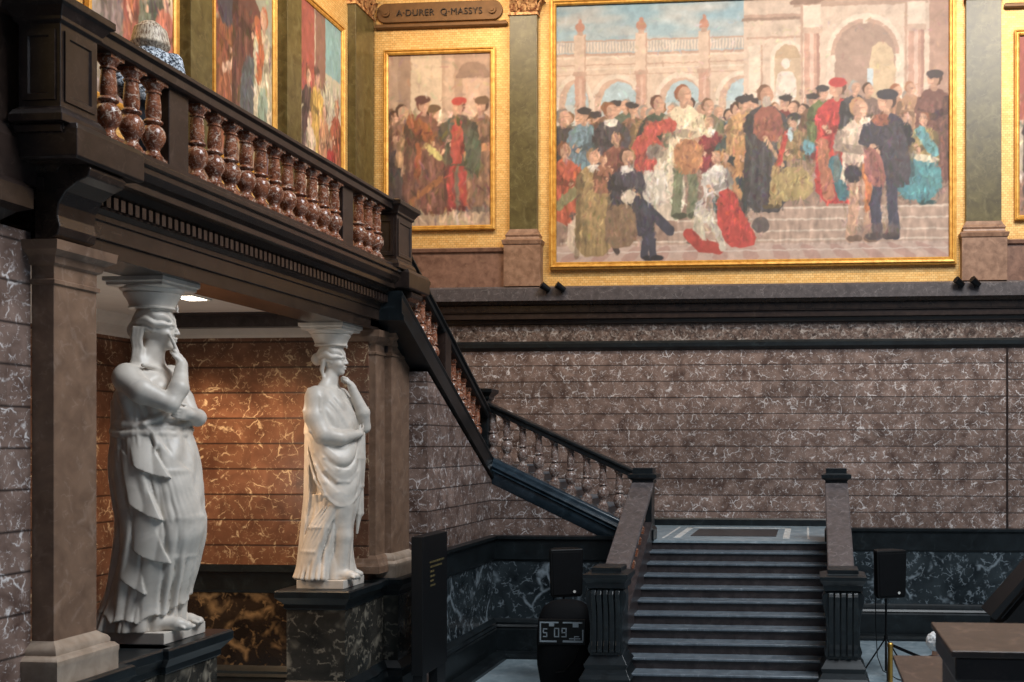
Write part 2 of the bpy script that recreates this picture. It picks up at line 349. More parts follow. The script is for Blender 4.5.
# pier mass continuing the pedestal to the left
pm = thing('gallery_corner_pier', 'massive dark stone corner pier rising above the near end of the gallery', 'pier', (-6.9, 7.8, 6.2))
MB().stack(-7.4, -6.46, 7.55, 8.35, [(.08, 6.16), (.08, 6.5), (.04, 6.58), (.0, 6.62), (0, 7.5), (.03, 7.52), (.04, 7.6), (.1, 7.66), (.1, 7.78), (0, 7.82), (0, 8.6)]).build('shaft', 'dark_stone', pm, bevel=.006)
MB().stack(-6.40, -6.0, 7.93, 8.5, [(.0, 6.55), (.0, 6.6)]).build('footing', 'dark_stone', pm)

# ---- upper flight balustrade
ub = thing('upper_flight_balustrade', 'steep dark handrail with red marble balusters beside the upper flight', 'balustrade', (AX, 17.5, 4.5))
MB().sweep((AX, 19.45, 4.72-.03), (AX, 15.4, 4.72+.56*4.0), (1, 0, 0), RAIL).build('handrail', 'black_marble', ub, bevel=.003)
MB().sweep((AX, 19.5, 3.80), (AX, 15.0, 3.84+.56*4.4), (1, 0, 0), [(-.19, -.44), (-.19, 0), (.19, 0), (.21, -.05), (.19, -.10), (.19, -.32), (.22, -.37), (.22, -.44)]).build('string', 'black_marble', ub, bevel=.004)
ty = [16.02, 16.29, 16.56, 16.83]+[17.50+.268*i for i in range(7)]
for y in ty: baluster(AX, y, 3.84+.56*(19.4-y)+.03, 4.72+.56*(19.4-y)-.12, .92, .09).build('baluster', 'baluster_marble', ub, smooth=True)
y = 17.16; MB().prism([(y-.14, 3.8+.56*(19.4-y+.14)), (y+.14, 3.8+.56*(19.4-y-.14)), (y+.14, 4.6+.56*(19.4-y-.14)), (y-.14, 4.6+.56*(19.4-y+.14))], 'x', AX-.12, AX+.14).build('block', 'dark_stone', ub, bevel=.006)
MB().stack(AX-.1, AX+.09, 19.5, 19.75, [(0, 3.5), (0, 4.86), (.04, 4.9), (.04, 4.95), (.11, 5.02), (.11, 5.08), (.0, 5.1)]).build('newel', 'black_marble', ub, bevel=.005)
# ---- lower flight balustrade (runs along X)
lb = thing('lower_flight_balustrade', 'dark handrail with grey-red marble balusters and a moulded string coloured for blue reflections', 'balustrade', (-4.6, 19.67, 3))
BY = 19.67
MB().sweep((-6.1, BY, 4.83), (-3.05, BY, 4.83-.455*3.05), (0, -1, 0), RAIL).build('handrail', 'black_marble', lb, bevel=.003)
MB().sweep((-6.0, BY, 3.78), (-2.95, BY, 3.78-.475*3.05), (0, -1, 0), [(-.2, -.55), (-.2, 0), (.12, 0), (.15, -.02), (.17, -.06), (.17, -.1), (.22, -.12), (.24, -.16), (.22, -.2), (.2, -.21), (.235, -.24), (.2, -.27), (.2, -.33), (.18, -.5), (.14, -.55)]).build('string', 'string_blue_sheen', lb, smooth=True)
for i in range(9):
    x = -6.07+i*.3135
    if i == 0: x = -6.03
    baluster(x, BY, 3.78-.475*(x+6)+.02, 4.83-.455*(x+6)-.15, 1.02, .09).build('baluster', 'stair_baluster_marble', lb, smooth=True)
# ---- parapets of the great stair
for side in (0, 1):
    cx = (-2.9, .53)[side]
    lab = ['sloping stone stair parapet left of the great staircase', 'sloping stone stair parapet right of the great staircase'][side]
    pb = thing('stair_parapet', lab, 'balustrade', (cx, 16.8, 0))
    Y0, Y1 = 15.35, 18.35
    zt = lambda Y: 3.38-.482*(18.4-Y)
    MB().sweep((cx, Y0, zt(Y0)), (cx, Y1, zt(Y1)), (1, 0, 0), [(-.2, -.09), (-.2, -.015), (-.185, 0), (.185, 0), (.2, -.015), (.2, -.09), (.15, -.14), (-.15, -.14)]).build('coping', 'coping_stone', pb)
    MB().prism([(Y0, 0), (Y1, 0), (Y1, zt(Y1)-.72), (Y0, zt(Y0)-.72)], 'x', cx-.17, cx+.17).build('string', 'riser_stone', pb)
    for i in range(8):
        y = Y0+.36+i*.335
        baluster(cx, y, zt(y)-.70, zt(y)-.12, .88, .06).build('baluster', 'baluster_marble', pb, smooth=True)
    # scrolled newel at the foot
    ny0, ny1 = 14.95, 15.45
    x0, x1 = cx-.24, cx+.24
    nw = MB().stack(x0, x1, ny0, ny1, [(.16, 0), (.16, .42), (.12, .48), (.12, .58), (.14, .62), (.1, .68), (.06, .76), (.08, .82), (.03, .90), (0, .95), (0, 1.9), (.04, 1.93), (.04, 2.0), (.09, 2.08), (.09, 2.13), (-.02, 2.16), (-.02, 2.22), (-.05, 2.23)]).build('newel', 'black_marble', pb, bevel=.004)
    sc_ = MB()
    for r_ in range(5):
        rx = x0+.03+r_*.088
        out = [(.0, .98), (.05, .99), (.075, 1.04), (.06, 1.10), (.035, 1.16), (.03, 1.35), (.045, 1.55), (.08, 1.70), (.12, 1.78), (.13, 1.85), (.10, 1.90), (.03, 1.91), (0, 1.91)]
        sc_.prism([(ny0-a*(1 if r_ % 2 else .82), b) for a, b in out], 'x', rx, rx+.072)
    for q in (x0, x1):
        e = 1 if q == x1 else -1
        sc_.prism([(q-e*.04, .97), (q+e*.01, .98), (q+e*.03, 1.05), (q+e*.0, 1.14), (q-e*.005, 1.4), (q+e*.02, 1.6), (q+e*.055, 1.74), (q+e*.06, 1.84), (q+e*.03, 1.90), (q-e*.04, 1.90)][::e], 'y', ny0-.02, ny0+.2)
    sc_.build('fluted_scroll', 'black_marble', nw, bevel=.01)
    n_ = MB().stack(cx-.16, cx+.16, 18.36, 18.72, [(.04, 2.31), (.04, 2.5), (.0, 2.56), (0, 3.30), (.03, 3.33), (.03, 3.38), (.10, 3.43), (.10, 3.49), (.02, 3.51), (.02, 3.60)])
    n_.build('top_newel', 'black_marble', pb, bevel=.004)

# ================================================================== PIERS, STATUE PEDESTALS
def pier(y0, y1, label, front=.2):
    p = thing('pier', label, 'pier', (-6.5, y0, 2.0), 'plain stone piers carrying the gallery')
    MB().stack(-6.50, -6.3, y0, y1, [(.12, 2.0), (.12, 2.16), (.125, 2.17), (.125, 2.21), (.10, 2.24), (.075, 2.25), (.075, 2.28), (.06, 2.31), (.02, 2.34), (0, 2.36)]).build('base', 'moulding_stone', p, smooth=True)
    MB().box(-6.50, -6.3, y0, y1, 2.35, 5.37).build('shaft', 'column_stone', p, bevel=.006)
    MB().stack(-6.50, -6.3, y0, y1, [(0, 5.36), (.02, 5.37), (.02, 5.40), (0, 5.41), (0, 5.52), (.03, 5.54), (.05, 5.60), (.11, 5.64), (.12, 5.72)]).build('capital', 'column_stone', p)
pier(8.25, 8.78, 'plain grey-brown stone pier left of the nearer statue')
pier(15.4, 16.12, 'plain brown stone pier right of the farther statue, behind it')
MB_ = MB
wf = MB().box(-7.24, -6.41, 15.05, 15.40, 2.12, 5.70)
struct(wf.build('wall_niche_return', 'column_stone'))
struct(MB().stack(-7.25, -6.40, 15.04, 15.36, [(.10, 2.1), (.10, 2.2), (.07, 2.25), (.05, 2.31), (.0, 2.36), (0, 5.36), (.02, 5.37), (.02, 5.40), (0, 5.41), (0, 5.52), (.05, 5.56), (.10, 5.62), (.11, 5.72)]).build('trim_40', 'column_stone'))
LEDGE = [(0, 0), (.12, 0), (.12, .55), (.08, .62), (.1, .66), (.03, .72), (0, .74), (0, 1.72), (.03, 1.74), (.03, 1.80), (.10, 1.88), (.12, 1.90), (.12, 1.98), (.10, 2.0), (0, 2.002)]
def ped(x0, x1, y0, y1, label):
    p = thing('statue_pedestal', label, 'pedestal', ((x0+x1)/2, (y0+y1)/2, 0))
    MB().stack(x0, x1, y0, y1, [(.12, 0), (.12, .52), (.08, .60), (.1, .64), (.03, .71), (0, .74)]).build('base', 'black_marble', p, bevel=.003)
    MB().stack(x0, x1, y0, y1, [(0, .72), (0, 1.76)]).build('body', 'pedestal_marble', p)
    MB().stack(x0, x1, y0, y1, [(.0, 1.72), (.03, 1.74), (.03, 1.80), (.09, 1.87), (.12, 1.90), (.12, 1.98), (.10, 2.0)]).build('ledge', 'black_marble', p, bevel=.003)
ped(-7.2, -6.36, 9.86, 10.78, 'brown veined marble pedestal with black ledge under the nearer statue')
ped(-7.2, -6.36, 13.92, 14.78, 'brown veined marble pedestal with black ledge under the farther statue')
ped(-7.2, -6.25, 8.0, 8.95, 'dark veined marble pedestal under the near pier')
ped(-7.1, -6.18, 15.35, 16.2, 'dark veined marble pedestal under the far pier')
ped(-7.1, -6.42, 8.98, 9.84, 'low marble plinth wall joining the near pier and nearer statue')
ped(-7.1, -6.40, 14.80, 15.32, 'low marble plinth wall joining the far pier and farther statue')

# ================================================================== SDF TOOLKIT for figures
class Vol:
    def __init__(s, lo, hi, h):
        s.lo = np.array(lo, np.float32); s.h = h
        ns = [int(math.ceil((b-a)/h))+1 for a, b in zip(lo, hi)]
        s.ax = [np.float32(lo[i])+np.arange(ns[i], dtype=np.float32)*np.float32(h) for i in range(3)]
        s.f = np.full(ns, 1.0, np.float32)
    def sub(s, lo, hi, pad):
        sl = []
        for i in range(3):
            a = int(max(0, math.floor((lo[i]-pad-s.lo[i])/s.h))); b = int(min(s.f.shape[i], math.ceil((hi[i]+pad-s.lo[i])/s.h)+1))
            if b <= a: b = a+1
            sl.append(slice(a, b))
        sl = tuple(sl)
        X = s.ax[0][sl[0]][:, None, None]; Y = s.ax[1][sl[1]][None, :, None]; Z = s.ax[2][sl[2]][None, None, :]
        return sl, X, Y, Z
    def smin(s, sl, d, k, cut=False):
        a = s.f[sl]
        if cut: d = -d; h = np.clip(.5-.5*(d-a)/k, 0, 1); s.f[sl] = d*(1-(1-h))+a*(1-h)+k*h*(1-h) if False else np.maximum(a, d)+np.maximum(k-np.abs(a-d), 0)**2*.25/k
        else: s.f[sl] = np.minimum(a, d)-np.maximum(k-np.abs(a-d), 0)**2*.25/k
    def cap(s, p, q, r0, r1=None, k=.03, cut=False):
        r1 = r0 if r1 is None else r1; p = np.array(p, np.float32); q = np.array(q, np.float32); R = max(r0, r1)
        sl, X, Y, Z = s.sub(np.minimum(p, q)-R, np.maximum(p, q)+R, k+.04)
        v = q-p; L = float(v@v)+1e-9
        t = np.clip(((X-p[0])*v[0]+(Y-p[1])*v[1]+(Z-p[2])*v[2])/L, 0, 1)
        d = np.sqrt((X-p[0]-t*v[0])**2+(Y-p[1]-t*v[1])**2+(Z-p[2]-t*v[2])**2)-(r0+(r1-r0)*t)
        s.smin(sl, d, k, cut)
    def line(s, pts, rs, k=.03, cut=False):
        if not isinstance(rs, (list, tuple)): rs = [rs]*len(pts)
        for i in range(len(pts)-1): s.cap(pts[i], pts[i+1], rs[i], rs[i+1], k, cut)
    def ell(s, c, r, k=.03, cut=False, yaw=0., fn=None):
        R = max(r); sl, X, Y, Z = s.sub([c[i]-R for i in range(3)], [c[i]+R for i in range(3)], k+.04)
        x = X-c[0]; y = Y-c[1]; z = Z-c[2]
        if yaw: ca, sa = math.cos(yaw), math.sin(yaw); x, y = x*ca+y*sa, -x*sa+y*ca
        q = np.sqrt((x/r[0])**2+(y/r[1])**2+(z/r[2])**2)
        g = np.sqrt((x/r[0]**2)**2+(y/r[1]**2)**2+(z/r[2]**2)**2)+1e-6
        d = q*(q-1)/g
        if fn is not None: d = d-fn(x, y, z)
        s.smin(sl, d.astype(np.float32), k, cut)
    def star(s, secs, folds, k=.03):
        """body of stacked ellipses secs[(z,cx,cy,rx,ry)], carved by folds(theta,z)->outward offset"""
        secs = sorted(secs); zs = [a[0] for a in secs]
        sl, X, Y, Z = s.sub((s.lo[0], s.lo[1], zs[0]), (s.ax[0][-1], s.ax[1][-1], zs[-1]), 0.05)
        z = Z[0, 0]; I = lambda i: (sum(np.interp(z+o, zs, [a[i] for a in secs]) for o in (-.10, -.05, 0, .05, .10))/5)[None, None, :]
        # soften the joints of the interpolation
        cx, cy, rx, ry = (I(i) for i in (1, 2, 3, 4))
        dx = X-cx; dy = Y-cy; th = np.arctan2(dy, dx)
        q = np.sqrt((dx/rx)**2+(dy/ry)**2); rr = np.sqrt(dx*dx+dy*dy)+1e-6
        d = (rr-rr/np.maximum(q, 1e-4))-folds(th, Z+0*th)
        d = np.maximum(d*.85, np.maximum(zs[0]-Z, Z-zs[-1]))
        s.smin(sl, d.astype(np.float32), k)
    def mesh(s, name, mat, parent=None, loc=None, smooth=True, relax=1):
        F = s.f; S = F < 0; n = F.shape
        c = np.zeros([a-1 for a in n], np.int8)
        for i in (0, 1):
            for j in (0, 1):
                for k_ in (0, 1): c += S[i:n[0]-1+i, j:n[1]-1+j, k_:n[2]-1+k_]
        m_ = (c > 0) & (c < 8); idx = -np.ones(m_.shape, np.int64); ii = np.argwhere(m_); idx[m_] = np.arange(len(ii))
        acc = np.zeros((len(ii), 3)); cnt = np.zeros(len(ii))
        cor = [(i, j, k_) for i in (0, 1) for j in (0, 1) for k_ in (0, 1)]
        val = {q: F[ii[:, 0]+q[0], ii[:, 1]+q[1], ii[:, 2]+q[2]] for q in cor}
        for a in cor:
            for ax in range(3):
                if a[ax] == 0:
                    b = list(a); b[ax] = 1; b = tuple(b); va, vb = val[a], val[b]
                    x = (va < 0) != (vb < 0); t = np.where(x, va/np.where(x, va-vb, 1), 0)
                    p = np.tile(np.array(a, float), (len(ii), 1)); p[:, ax] = t
                    acc += p*x[:, None]; cnt += x
        V = (ii+acc/cnt[:, None])*s.h+s.lo
        Q = []
        for ax in range(3):
            u, v = [(1, 2), (2, 0), (0, 1)][ax]
            A = [slice(None)]*3; B = [slice(None)]*3; A[ax] = slice(0, -1); B[ax] = slice(1, None)
            for w_ in (u, v): A[w_] = slice(1, -1); B[w_] = slice(1, -1)
            sa, sb = S[tuple(A)], S[tuple(B)]
            for flip, mk in ((False, sa & ~sb), (True, ~sa & sb)):
                e = np.argwhere(mk)
                if not len(e): continue
                e[:, u] += 1; e[:, v] += 1
                def at(du, dv):
                    g = e.copy(); g[:, u] -= du; g[:, v] -= dv; return idx[g[:, 0], g[:, 1], g[:, 2]]
                q = np.stack([at(1, 1), at(0, 1), at(0, 0), at(1, 0)], 1)
                Q.append(q[:, ::-1] if flip else q)
        Q = np.concatenate(Q)
        E_ = np.concatenate([Q[:, [0, 1]], Q[:, [1, 2]], Q[:, [2, 3]], Q[:, [3, 0]]])
        for _ in range(relax):
            a = np.zeros_like(V); cn = np.zeros(len(V))
            np.add.at(a, E_[:, 0], V[E_[:, 1]]); np.add.at(cn, E_[:, 0], 1)
            V = V*.5+.5*a/np.maximum(cn, 1)[:, None]
        me = bpy.data.meshes.new(name); me.vertices.add(len(V)); me.vertices.foreach_set('co', V.ravel())
        me.loops.add(4*len(Q)); me.loops.foreach_set('vertex_index', Q.ravel().astype(np.int32))
        me.polygons.add(len(Q)); me.polygons.foreach_set('loop_start', np.arange(0, 4*len(Q), 4, dtype=np.int32))
        me.polygons.foreach_set('use_smooth', np.ones(len(Q), bool))
        me.materials.append(MAT[mat]); me.update(calc_edges=True); me.validate()
        o = bpy.data.objects.new(name, me); C.objects.link(o)
        if parent is not None: o.parent = parent
        if loc: o.location = loc
        return o

def head_face(v, c, R, yaw, k=.015):
    """classical head: skull, jaw, nose, brow, eyes, lips, ear.  c centre, R half height"""
    ca, sa = math.cos(yaw), math.sin(yaw)
    def P(x, y, z): return (c[0]+(x*ca-y*sa)*R, c[1]+(x*sa+y*ca)*R, c[2]+z*R)
    v.ell(P(-.08, 0, .18), (.80*R, .66*R, .80*R), k, yaw=yaw)
    v.ell(P(.22, 0, -.28), (.50*R, .50*R, .66*R), k*2, yaw=yaw)
    v.ell(P(.50, 0, -.74), (.20*R, .22*R, .16*R), k*2, yaw=yaw)          # chin
    v.line([P(.66, 0, .24), P(.78, 0, 0.0), P(.86, 0, -.15)], [.07*R, .075*R, .085*R], k)   # nose
    for q in (-1, 1):
        v.ell(P(.78, q*.10, -.18), (.08*R, .065*R, .055*R), k*.6, yaw=yaw)
        v.ell(P(.64, q*.30, .06), (.14*R, .17*R, .085*R), k*.7, True, yaw=yaw)   # eye socket
        v.ell(P(.575, q*.29, .05), (.12*R, .13*R, .075*R), k*.4, yaw=yaw)         # eyeball
        v.line([P(.70, q*.12, .2), P(.66, q*.34, .24), P(.5, q*.52, .18)], .06*R, k)  # brow
        v.ell(P(.42, q*.34, -.25), (.24*R, .2*R, .2*R), k*2, yaw=yaw)             # cheek
        v.ell(P(-.08, q*.64, -.02), (.13*R, .07*R, .2*R), k*.7, yaw=yaw)          # ear
    v.line([P(.70, -.17, -.41), P(.79, 0, -.38), P(.70, .17, -.41)], .05*R, k*.5)
    v.line([P(.66, -.15, -.52), P(.76, 0, -.52), P(.66, .15, -.52)], .055*R, k*.5)
    v.line([P(.84, -.2, -.46), P(.90, 0, -.45), P(.84, .2, -.46)], .02*R, k*.3, True)
    return P

def hand(v, wrist, palm_dir, up, side, L=.2, curl=1.0, k=.012):
    """palm with four fingers and a thumb. side: direction of the thumb"""
    w_ = Vector(wrist); d = Vector(palm_dir).normalized(); u = Vector(up).normalized(); s_ = Vector(side).normalized()
    palm = w_+d*L*.42
    v.cap(tuple(w_), tuple(w_+d*L*.2), L*.17, L*.19, k*2)
    for j in range(4):
        o = (j-1.5)*L*.125
        b = w_+d*L*.2-s_*o; kn = w_+d*L*.5-s_*o
        v.cap(tuple(b), tuple(kn), L*.1, L*.085, k*2)
        ln = L*(.44, .5, .46, .36)[j]; a = curl*(.7+.1*j)
        p1 = kn+(d*math.cos(a)+u*math.sin(a))*ln*.45; a2 = a+curl*1.0
        p2 = p1+(d*math.cos(a2)+u*math.sin(a2))*ln*.32; a3 = a2+curl*.6
        p3 = p2+(d*math.cos(a3)+u*math.sin(a3))*ln*.25
        v.line([tuple(kn), tuple(p1), tuple(p2), tuple(p3)], [L*.075, L*.066, L*.058, L*.045], k*.35)
    t0 = w_+d*L*.12+s_*L*.16; t1 = t0+(d*.55+s_*.6+u*.3).normalized()*L*.26; t2 = t1+(d*.8+u*.5).normalized()*L*.22
    v.line([tuple(t0), tuple(t1), tuple(t2)], [L*.095, L*.075, L*.055], k)

def capital_and_plinth(t, cx, cy, pl_half=.36):
    MB().stack(cx-pl_half, cx+pl_half, cy-pl_half, cy+pl_half, [(0, 2.002), (0, 2.12)]).build('plinth', 'white_marble', t, bevel=.006)
    m_ = MB()
    m_.lathe(cx, cy, [(.17, 5.41), (.212, 5.412), (.226, 5.42), (.226, 5.432), (.214, 5.44), (.214, 5.45), (.222, 5.475), (.24, 5.52), (.262, 5.55), (.272, 5.57), (.265, 5.58), (.29, 5.60), (.305, 5.62), (.305, 5.635), (.2, 5.64)], 48)
    m_.stack(cx-.3, cx+.3, cy-.3, cy+.3, [(-.02, 5.625), (.0, 5.64), (0, 5.665), (.025, 5.68), (.025, 5.72)])
    m_.build('capital', 'white_marble', t, smooth=True)

_G = np.random.default_rng(21).uniform(-1, 1, (64, 64)).astype(np.float32)
def vnoise(u, v):
    iu = np.floor(u).astype(np.int32); iv = np.floor(v).astype(np.int32); fu = u-iu; fv = v-iv
    fu = fu*fu*(3-2*fu); fv = fv*fv*(3-2*fv); a, b, c, d = iu & 63, (iu+1) & 63, iv & 63, (iv+1) & 63
    return (_G[a, c]*(1-fu)+_G[b, c]*fu)*(1-fv)+(_G[a, d]*(1-fu)+_G[b, d]*fu)*fv
def cloth(u, v, seed=0.):
    """rounded folds parted by narrow valleys, irregular like fallen cloth"""
    return np.sqrt(np.abs(vnoise(u+seed, v+seed*.37))+.01)*1.7-.9
def sm(x, a, b): t = np.clip((x-a)/(b-a), 0, 1); return t*t*(3-2*t)
def wavy_hair(v, P, R, yaw, n=13, bun=True):
    """hair parted over the brow and drawn back in waves to a knot"""
    def waves(x, y, z):
        al = np.arctan2(z+.3*R, np.abs(y)+.02)
        return .085*R*(np.abs(np.sin(al*6.5+.5*np.sin(x/R*7)+x/R*1.2))*1.6-.9)
    v.ell(P(-.16, 0, .36), (.86*R, .84*R, .70*R), .008, yaw=yaw, fn=waves)
    return
    for j in range(n):
        t = j/(n-1)
        for q in (-1, 1):
            pts = []
            for i in range(9):
                f = i/8; a = f*2.5                                  # from brow round the side to the nape
                x = .80*math.cos(a*1.12)-.14*f; y = q*(.10+.90*math.sin(min(a, PI*.8)*1.0)**.8 if f > 0 else .08)
                z = .92-.62*t-.35*f*(1-.3*t)+.055*math.sin(i*2.1+j*1.3)
                if t > .6 and f < .35: continue
                r_ = 1-.12*t
                pts.append(P(x*r_+(.04 if f < .2 else 0), y*r_*(.98-.25*max(0, z-.5)), z))
            if len(pts) > 1: v.line(pts, [.075*R]*len(pts), .003)
def on_body(secs, th, z, off=0.):
    q = sorted(secs); zs = [a[0] for a in q]; c = [float(np.interp(z, zs, [a[i] for a in q])) for i in (1, 2, 3, 4)]
    r = 1/math.sqrt((math.cos(th)/c[2])**2+(math.sin(th)/c[3])**2)+off
    return (c[0]+r*math.cos(th), c[1]+r*math.sin(th), z)
def torso_head(v, R, hc, yaw, locks):
    P = head_face(v, hc, R, yaw)
    wavy_hair(v, P, R, yaw)
    if locks:
        v.ell(P(-.92, 0, -.05), (.34*R, .40*R, .44*R), .03)
        for q in (-1, 1):
            for m_ in range(3):
                v.line([P(-.50-.16*m_, q*.66, .0), P(-.62-.13*m_, q*.60, -.5), P(-.54-.15*m_, q*.58, -.95), P(-.62-.12*m_, q*.70, -1.35-.1*m_), P(-.50-.12*m_, q*.80, -1.7-.1*m_)], [.11*R, .12*R, .10*R, .11*R, .05*R], .006)
    else:
        v.ell(P(-1.02, 0, .10), (.36*R, .38*R, .42*R), .015)
        for j in range(6): a = j*PI/3; v.line([P(-.85, .1*math.cos(a), .1+.1*math.sin(a)), P(-1.15, .28*math.cos(a), .1+.3*math.sin(a)), P(-1.34, .1*math.cos(a), .1+.1*math.sin(a))], .07*R, .006)
        for q in (-1, 1): v.line([P(-.5, q*.62, -.1), P(-.62, q*.50, -.6), P(-.55, q*.5, -1.1)], [.15*R, .14*R, .07*R], .012)
    # diadem with star ornament over the brow
    ring = [P(.84*math.cos(a)-.14, .84*math.sin(a), .84+.12*math.cos(a)) for a in [i*PI/8-PI/2 for i in range(9)]]
    v.line(ring, .055*R, .006)
    for j in range(5):
        a = j*2*PI/5+PI/2; v.cap(P(.80, 0, .98), P(.83, .20*math.cos(a), .98+.20*math.sin(a)), .06*R, .035*R, .005)
    v.cap(P(-.12, 0, .8), P(-.12, 0, 1.2), .72*R, .72*R, .03)
    for q in (-1, 1): v.line([(-.05, q*.27, 2.62), (-.03, q*.12, 2.72), (0, q*.04, 2.86)], [.07, .075, .07], .05)
    return P

def statue_near(cx, cy):
    t = thing('caryatid_statue', 'white marble statue of a woman with bare shoulder and cascading drapery, nearer of two', 'statue', (cx, cy, 2.12))
    v = Vol((-.66, -.62, -.01), (.68, .64, 3.40), .0105)
    secs = [(0, -.10, -.02, .42, .42), (.12, -.08, -.02, .40, .40), (.35, -.04, 0, .375, .385), (.7, .04, -.01, .395, .385), (1.03, .115, -.03, .43, .40), (1.35, .095, -.02, .415, .405), (1.7, .05, -.01, .385, .405),
            (1.95, .02, 0, .345, .385), (2.12, .0, 0, .29, .345), (2.3, -.02, 0, .25, .31), (2.45, -.04, 0, .22, .28)]
    PH = -.99                                                     # direction of the near flank
    def under(th, z):                                             # crimped under-dress
        p = th*7.5+.25*np.sin(z*5+th*3)
        return (.030*(np.abs(np.sin(p))*1.7-1.1)+.022*cloth(th*5.2, z*1.1, 3)-.012).astype(np.float32)
    v.star([q for q in secs if q[0] < .75], under, .01)
    knee = lambda th: np.exp(-((th+.22)/.62)**2)
    def over(th, z):                                              # mantle over the hips, hem sweeping from calf to shin
        hem = .20+.14*np.sin(th*1.0+.2)+.05*np.abs(np.sin(th*5.5))+.10*sm(-th, 1.2, 2.4)
        s_ = 1-knee(th)*.78*sm(z, .55, 1.0)
        u = th*3.4+.9*(z-1.0)*np.exp(-((th+.7)/.8)**2)
        a = .050*s_*cloth(u*1.2, z*.7, 7)+.018*s_*cloth(th*7+z*1.2, z*1.3, 11)
        a = a+.014*knee(th)*np.sin(9*np.sqrt((z-2.05)**2+((th+.9)*.55)**2)*2.6)*sm(z, .6, 1.2)   # creases fanning from the hip
        return np.where(z < hem, -.09, a+.016+.014*np.exp(-((z-hem)/.05)**2)).astype(np.float32)
    v.star(secs, over, .008)
    def chest(th, z):                                             # cloth gathered on the back, bare in front of the near shoulder
        return (np.where(z > 2.34-.30*np.cos(th-2.2), -.12, .055*cloth(th*3+z*2.4, z*1.6, 17)+.03)).astype(np.float32)
    v.star([(2.0, -.02, 0, .31, .36), (2.2, -.05, 0, .27, .345), (2.45, -.07, .0, .26, .345), (2.66, -.06, .02, .20, .34)], chest, .02)
    # zig-zag cascade on the near flank: four tiers, each with a slanting lip
    def casc(th, z):
        ctr = -1.30
        zz = z+.20*(th-ctr)+.03*np.sin(th*4)                       # slanting lips
        br = [.46, .80, 1.22, 1.66, 2.10]; ext = [.30, .52, .34, .40]; off = [-.18, .0, -.12, .06]
        out = np.full(np.broadcast(th, z).shape, -.12, np.float32)
        for i in range(4):
            tt = np.clip((br[i+1]-zz)/(br[i+1]-br[i]), 0, 1); inside = (zz > br[i]) & (zz <= br[i+1]+.06)
            right = ctr+off[i]+.16+ext[i]*tt**1.3; left = ctr+off[i]-.42-.22*(1-tt)
            m_ = sm(right-th, 0, .06)*sm(th-left, 0, .25)
            ple = .022*np.abs(np.sin((th-ctr)*5.2+i*1.7))
            o = -.02+m_*(.028+.040*tt**1.5+ple)
            out = np.where(inside & (m_ > .02), np.maximum(out, o), out)
        return out.astype(np.float32)
    v.star(secs, casc, .006)
    # bare chest, shoulders, neck
    v.ell((.02, 0, 2.42), (.215, .28, .30), .05); v.ell((-.02, 0, 2.61), (.17, .35, .125), .06)
    v.ell((.15, -.14, 2.46), (.115, .125, .12), .035); v.ell((.15, .13, 2.46), (.11, .12, .12), .035)
    v.cap((-.04, 0, 2.64), (.02, .0, 2.93), .13, .105, .05)
    v.line([(.10, -.30, 2.70), (.14, -.05, 2.67)], .022, .03)
    for j in range(6):                                            # cloth slung from the far shoulder across the breast
        v.line([(-.04+.02*j, .33-.02*j, 2.70-.01*j), (.16+.01*j, .22-.02*j, 2.55-.03*j), (.24, .02-.05*j, 2.33-.03*j), (.16, -.22-.03*j, 2.20-.02*j), (-.06, -.335-.005*j, 2.13-.02*j)], [.026, .028, .028, .028, .022], .010)
    # near arm: elbow forward, forearm up, hand at the chin
    v.ell((-.04, -.345, 2.58), (.125, .12, .14), .06)
    v.line([(-.03, -.375, 2.56), (.14, -.38, 2.43), (.37, -.28, 2.31)], [.128, .122, .09], .04)
    v.line([(.37, -.28, 2.31), (.41, -.19, 2.47), (.34, -.03, 2.72)], [.09, .092, .056], .025)
    hand(v, (.34, -.025, 2.72), (-.42, .22, .80), (-.8, .35, -.2), (.1, -.9, .3), .25, .75)
    v.line([(.27, .0, 2.86), (.25, -.03, 2.95), (.22, -.05, 3.03)], [.020, .018, .014], .006)
    # far arm folded across, hand under the elbow
    v.ell((-.02, .36, 2.60), (.13, .12, .15), .05)
    v.line([(-.02, .36, 2.56), (.07, .40, 2.38), (.20, .37, 2.19)], [.12, .112, .092], .04)
    v.line([(.20, .37, 2.19), (.36, .20, 2.18), (.42, -.02, 2.21)], [.094, .09, .058], .03)
    hand(v, (.42, -.01, 2.21), (-.12, -1, .03), (-.8, 0, .35), (.2, 0, 1), .25, .45)
    # rolled girdle
    for zz, rr_, xx, yy in ((2.17, .034, .285, .35), (2.11, .040, .31, .375), (2.04, .036, .335, .395)):
        pts = [(xx*math.cos(a)-.0, yy*math.sin(a), zz+.045*math.sin(a-.6)+.018*math.sin(3*a+zz*30)) for a in [i*PI/9 for i in range(19)]]
        v.line(pts, rr_, .012)
    v.line([on_body(secs, -1.15, 2.08, .03), on_body(secs, -1.0, 2.0, .03), on_body(secs, -.95, 1.9, .025), on_body(secs, -1.02, 1.82, .02)], [.028, .026, .022, .010], .01)
    # long tension folds from the hip over the thigh to the knee
    for a_ in range(6):
        v.line([on_body(secs, -.95+.02*a_, 2.0-.03*a_, .012), on_body(secs, -.80+.10*a_, 1.62, .016), on_body(secs, -.62+.13*a_, 1.15, .016), on_body(secs, -.70+.13*a_, .75, .012), on_body(secs, -.85+.15*a_, .42, .004)], [.012, .018, .018, .016, .008], .03)
    v.ell((.36, -.08, 1.06), (.19, .19, .27), .09)
    # feet
    v.line([(.20, -.2, .07), (.38, -.17, .06), (.47, -.15, .04)], [.08, .066, .05], .03)
    for j in range(5): v.cap((.44, -.21+.036*j, .04), (.51-.012*abs(j-3), -.21+.036*j, .026), .021, .018, .006)
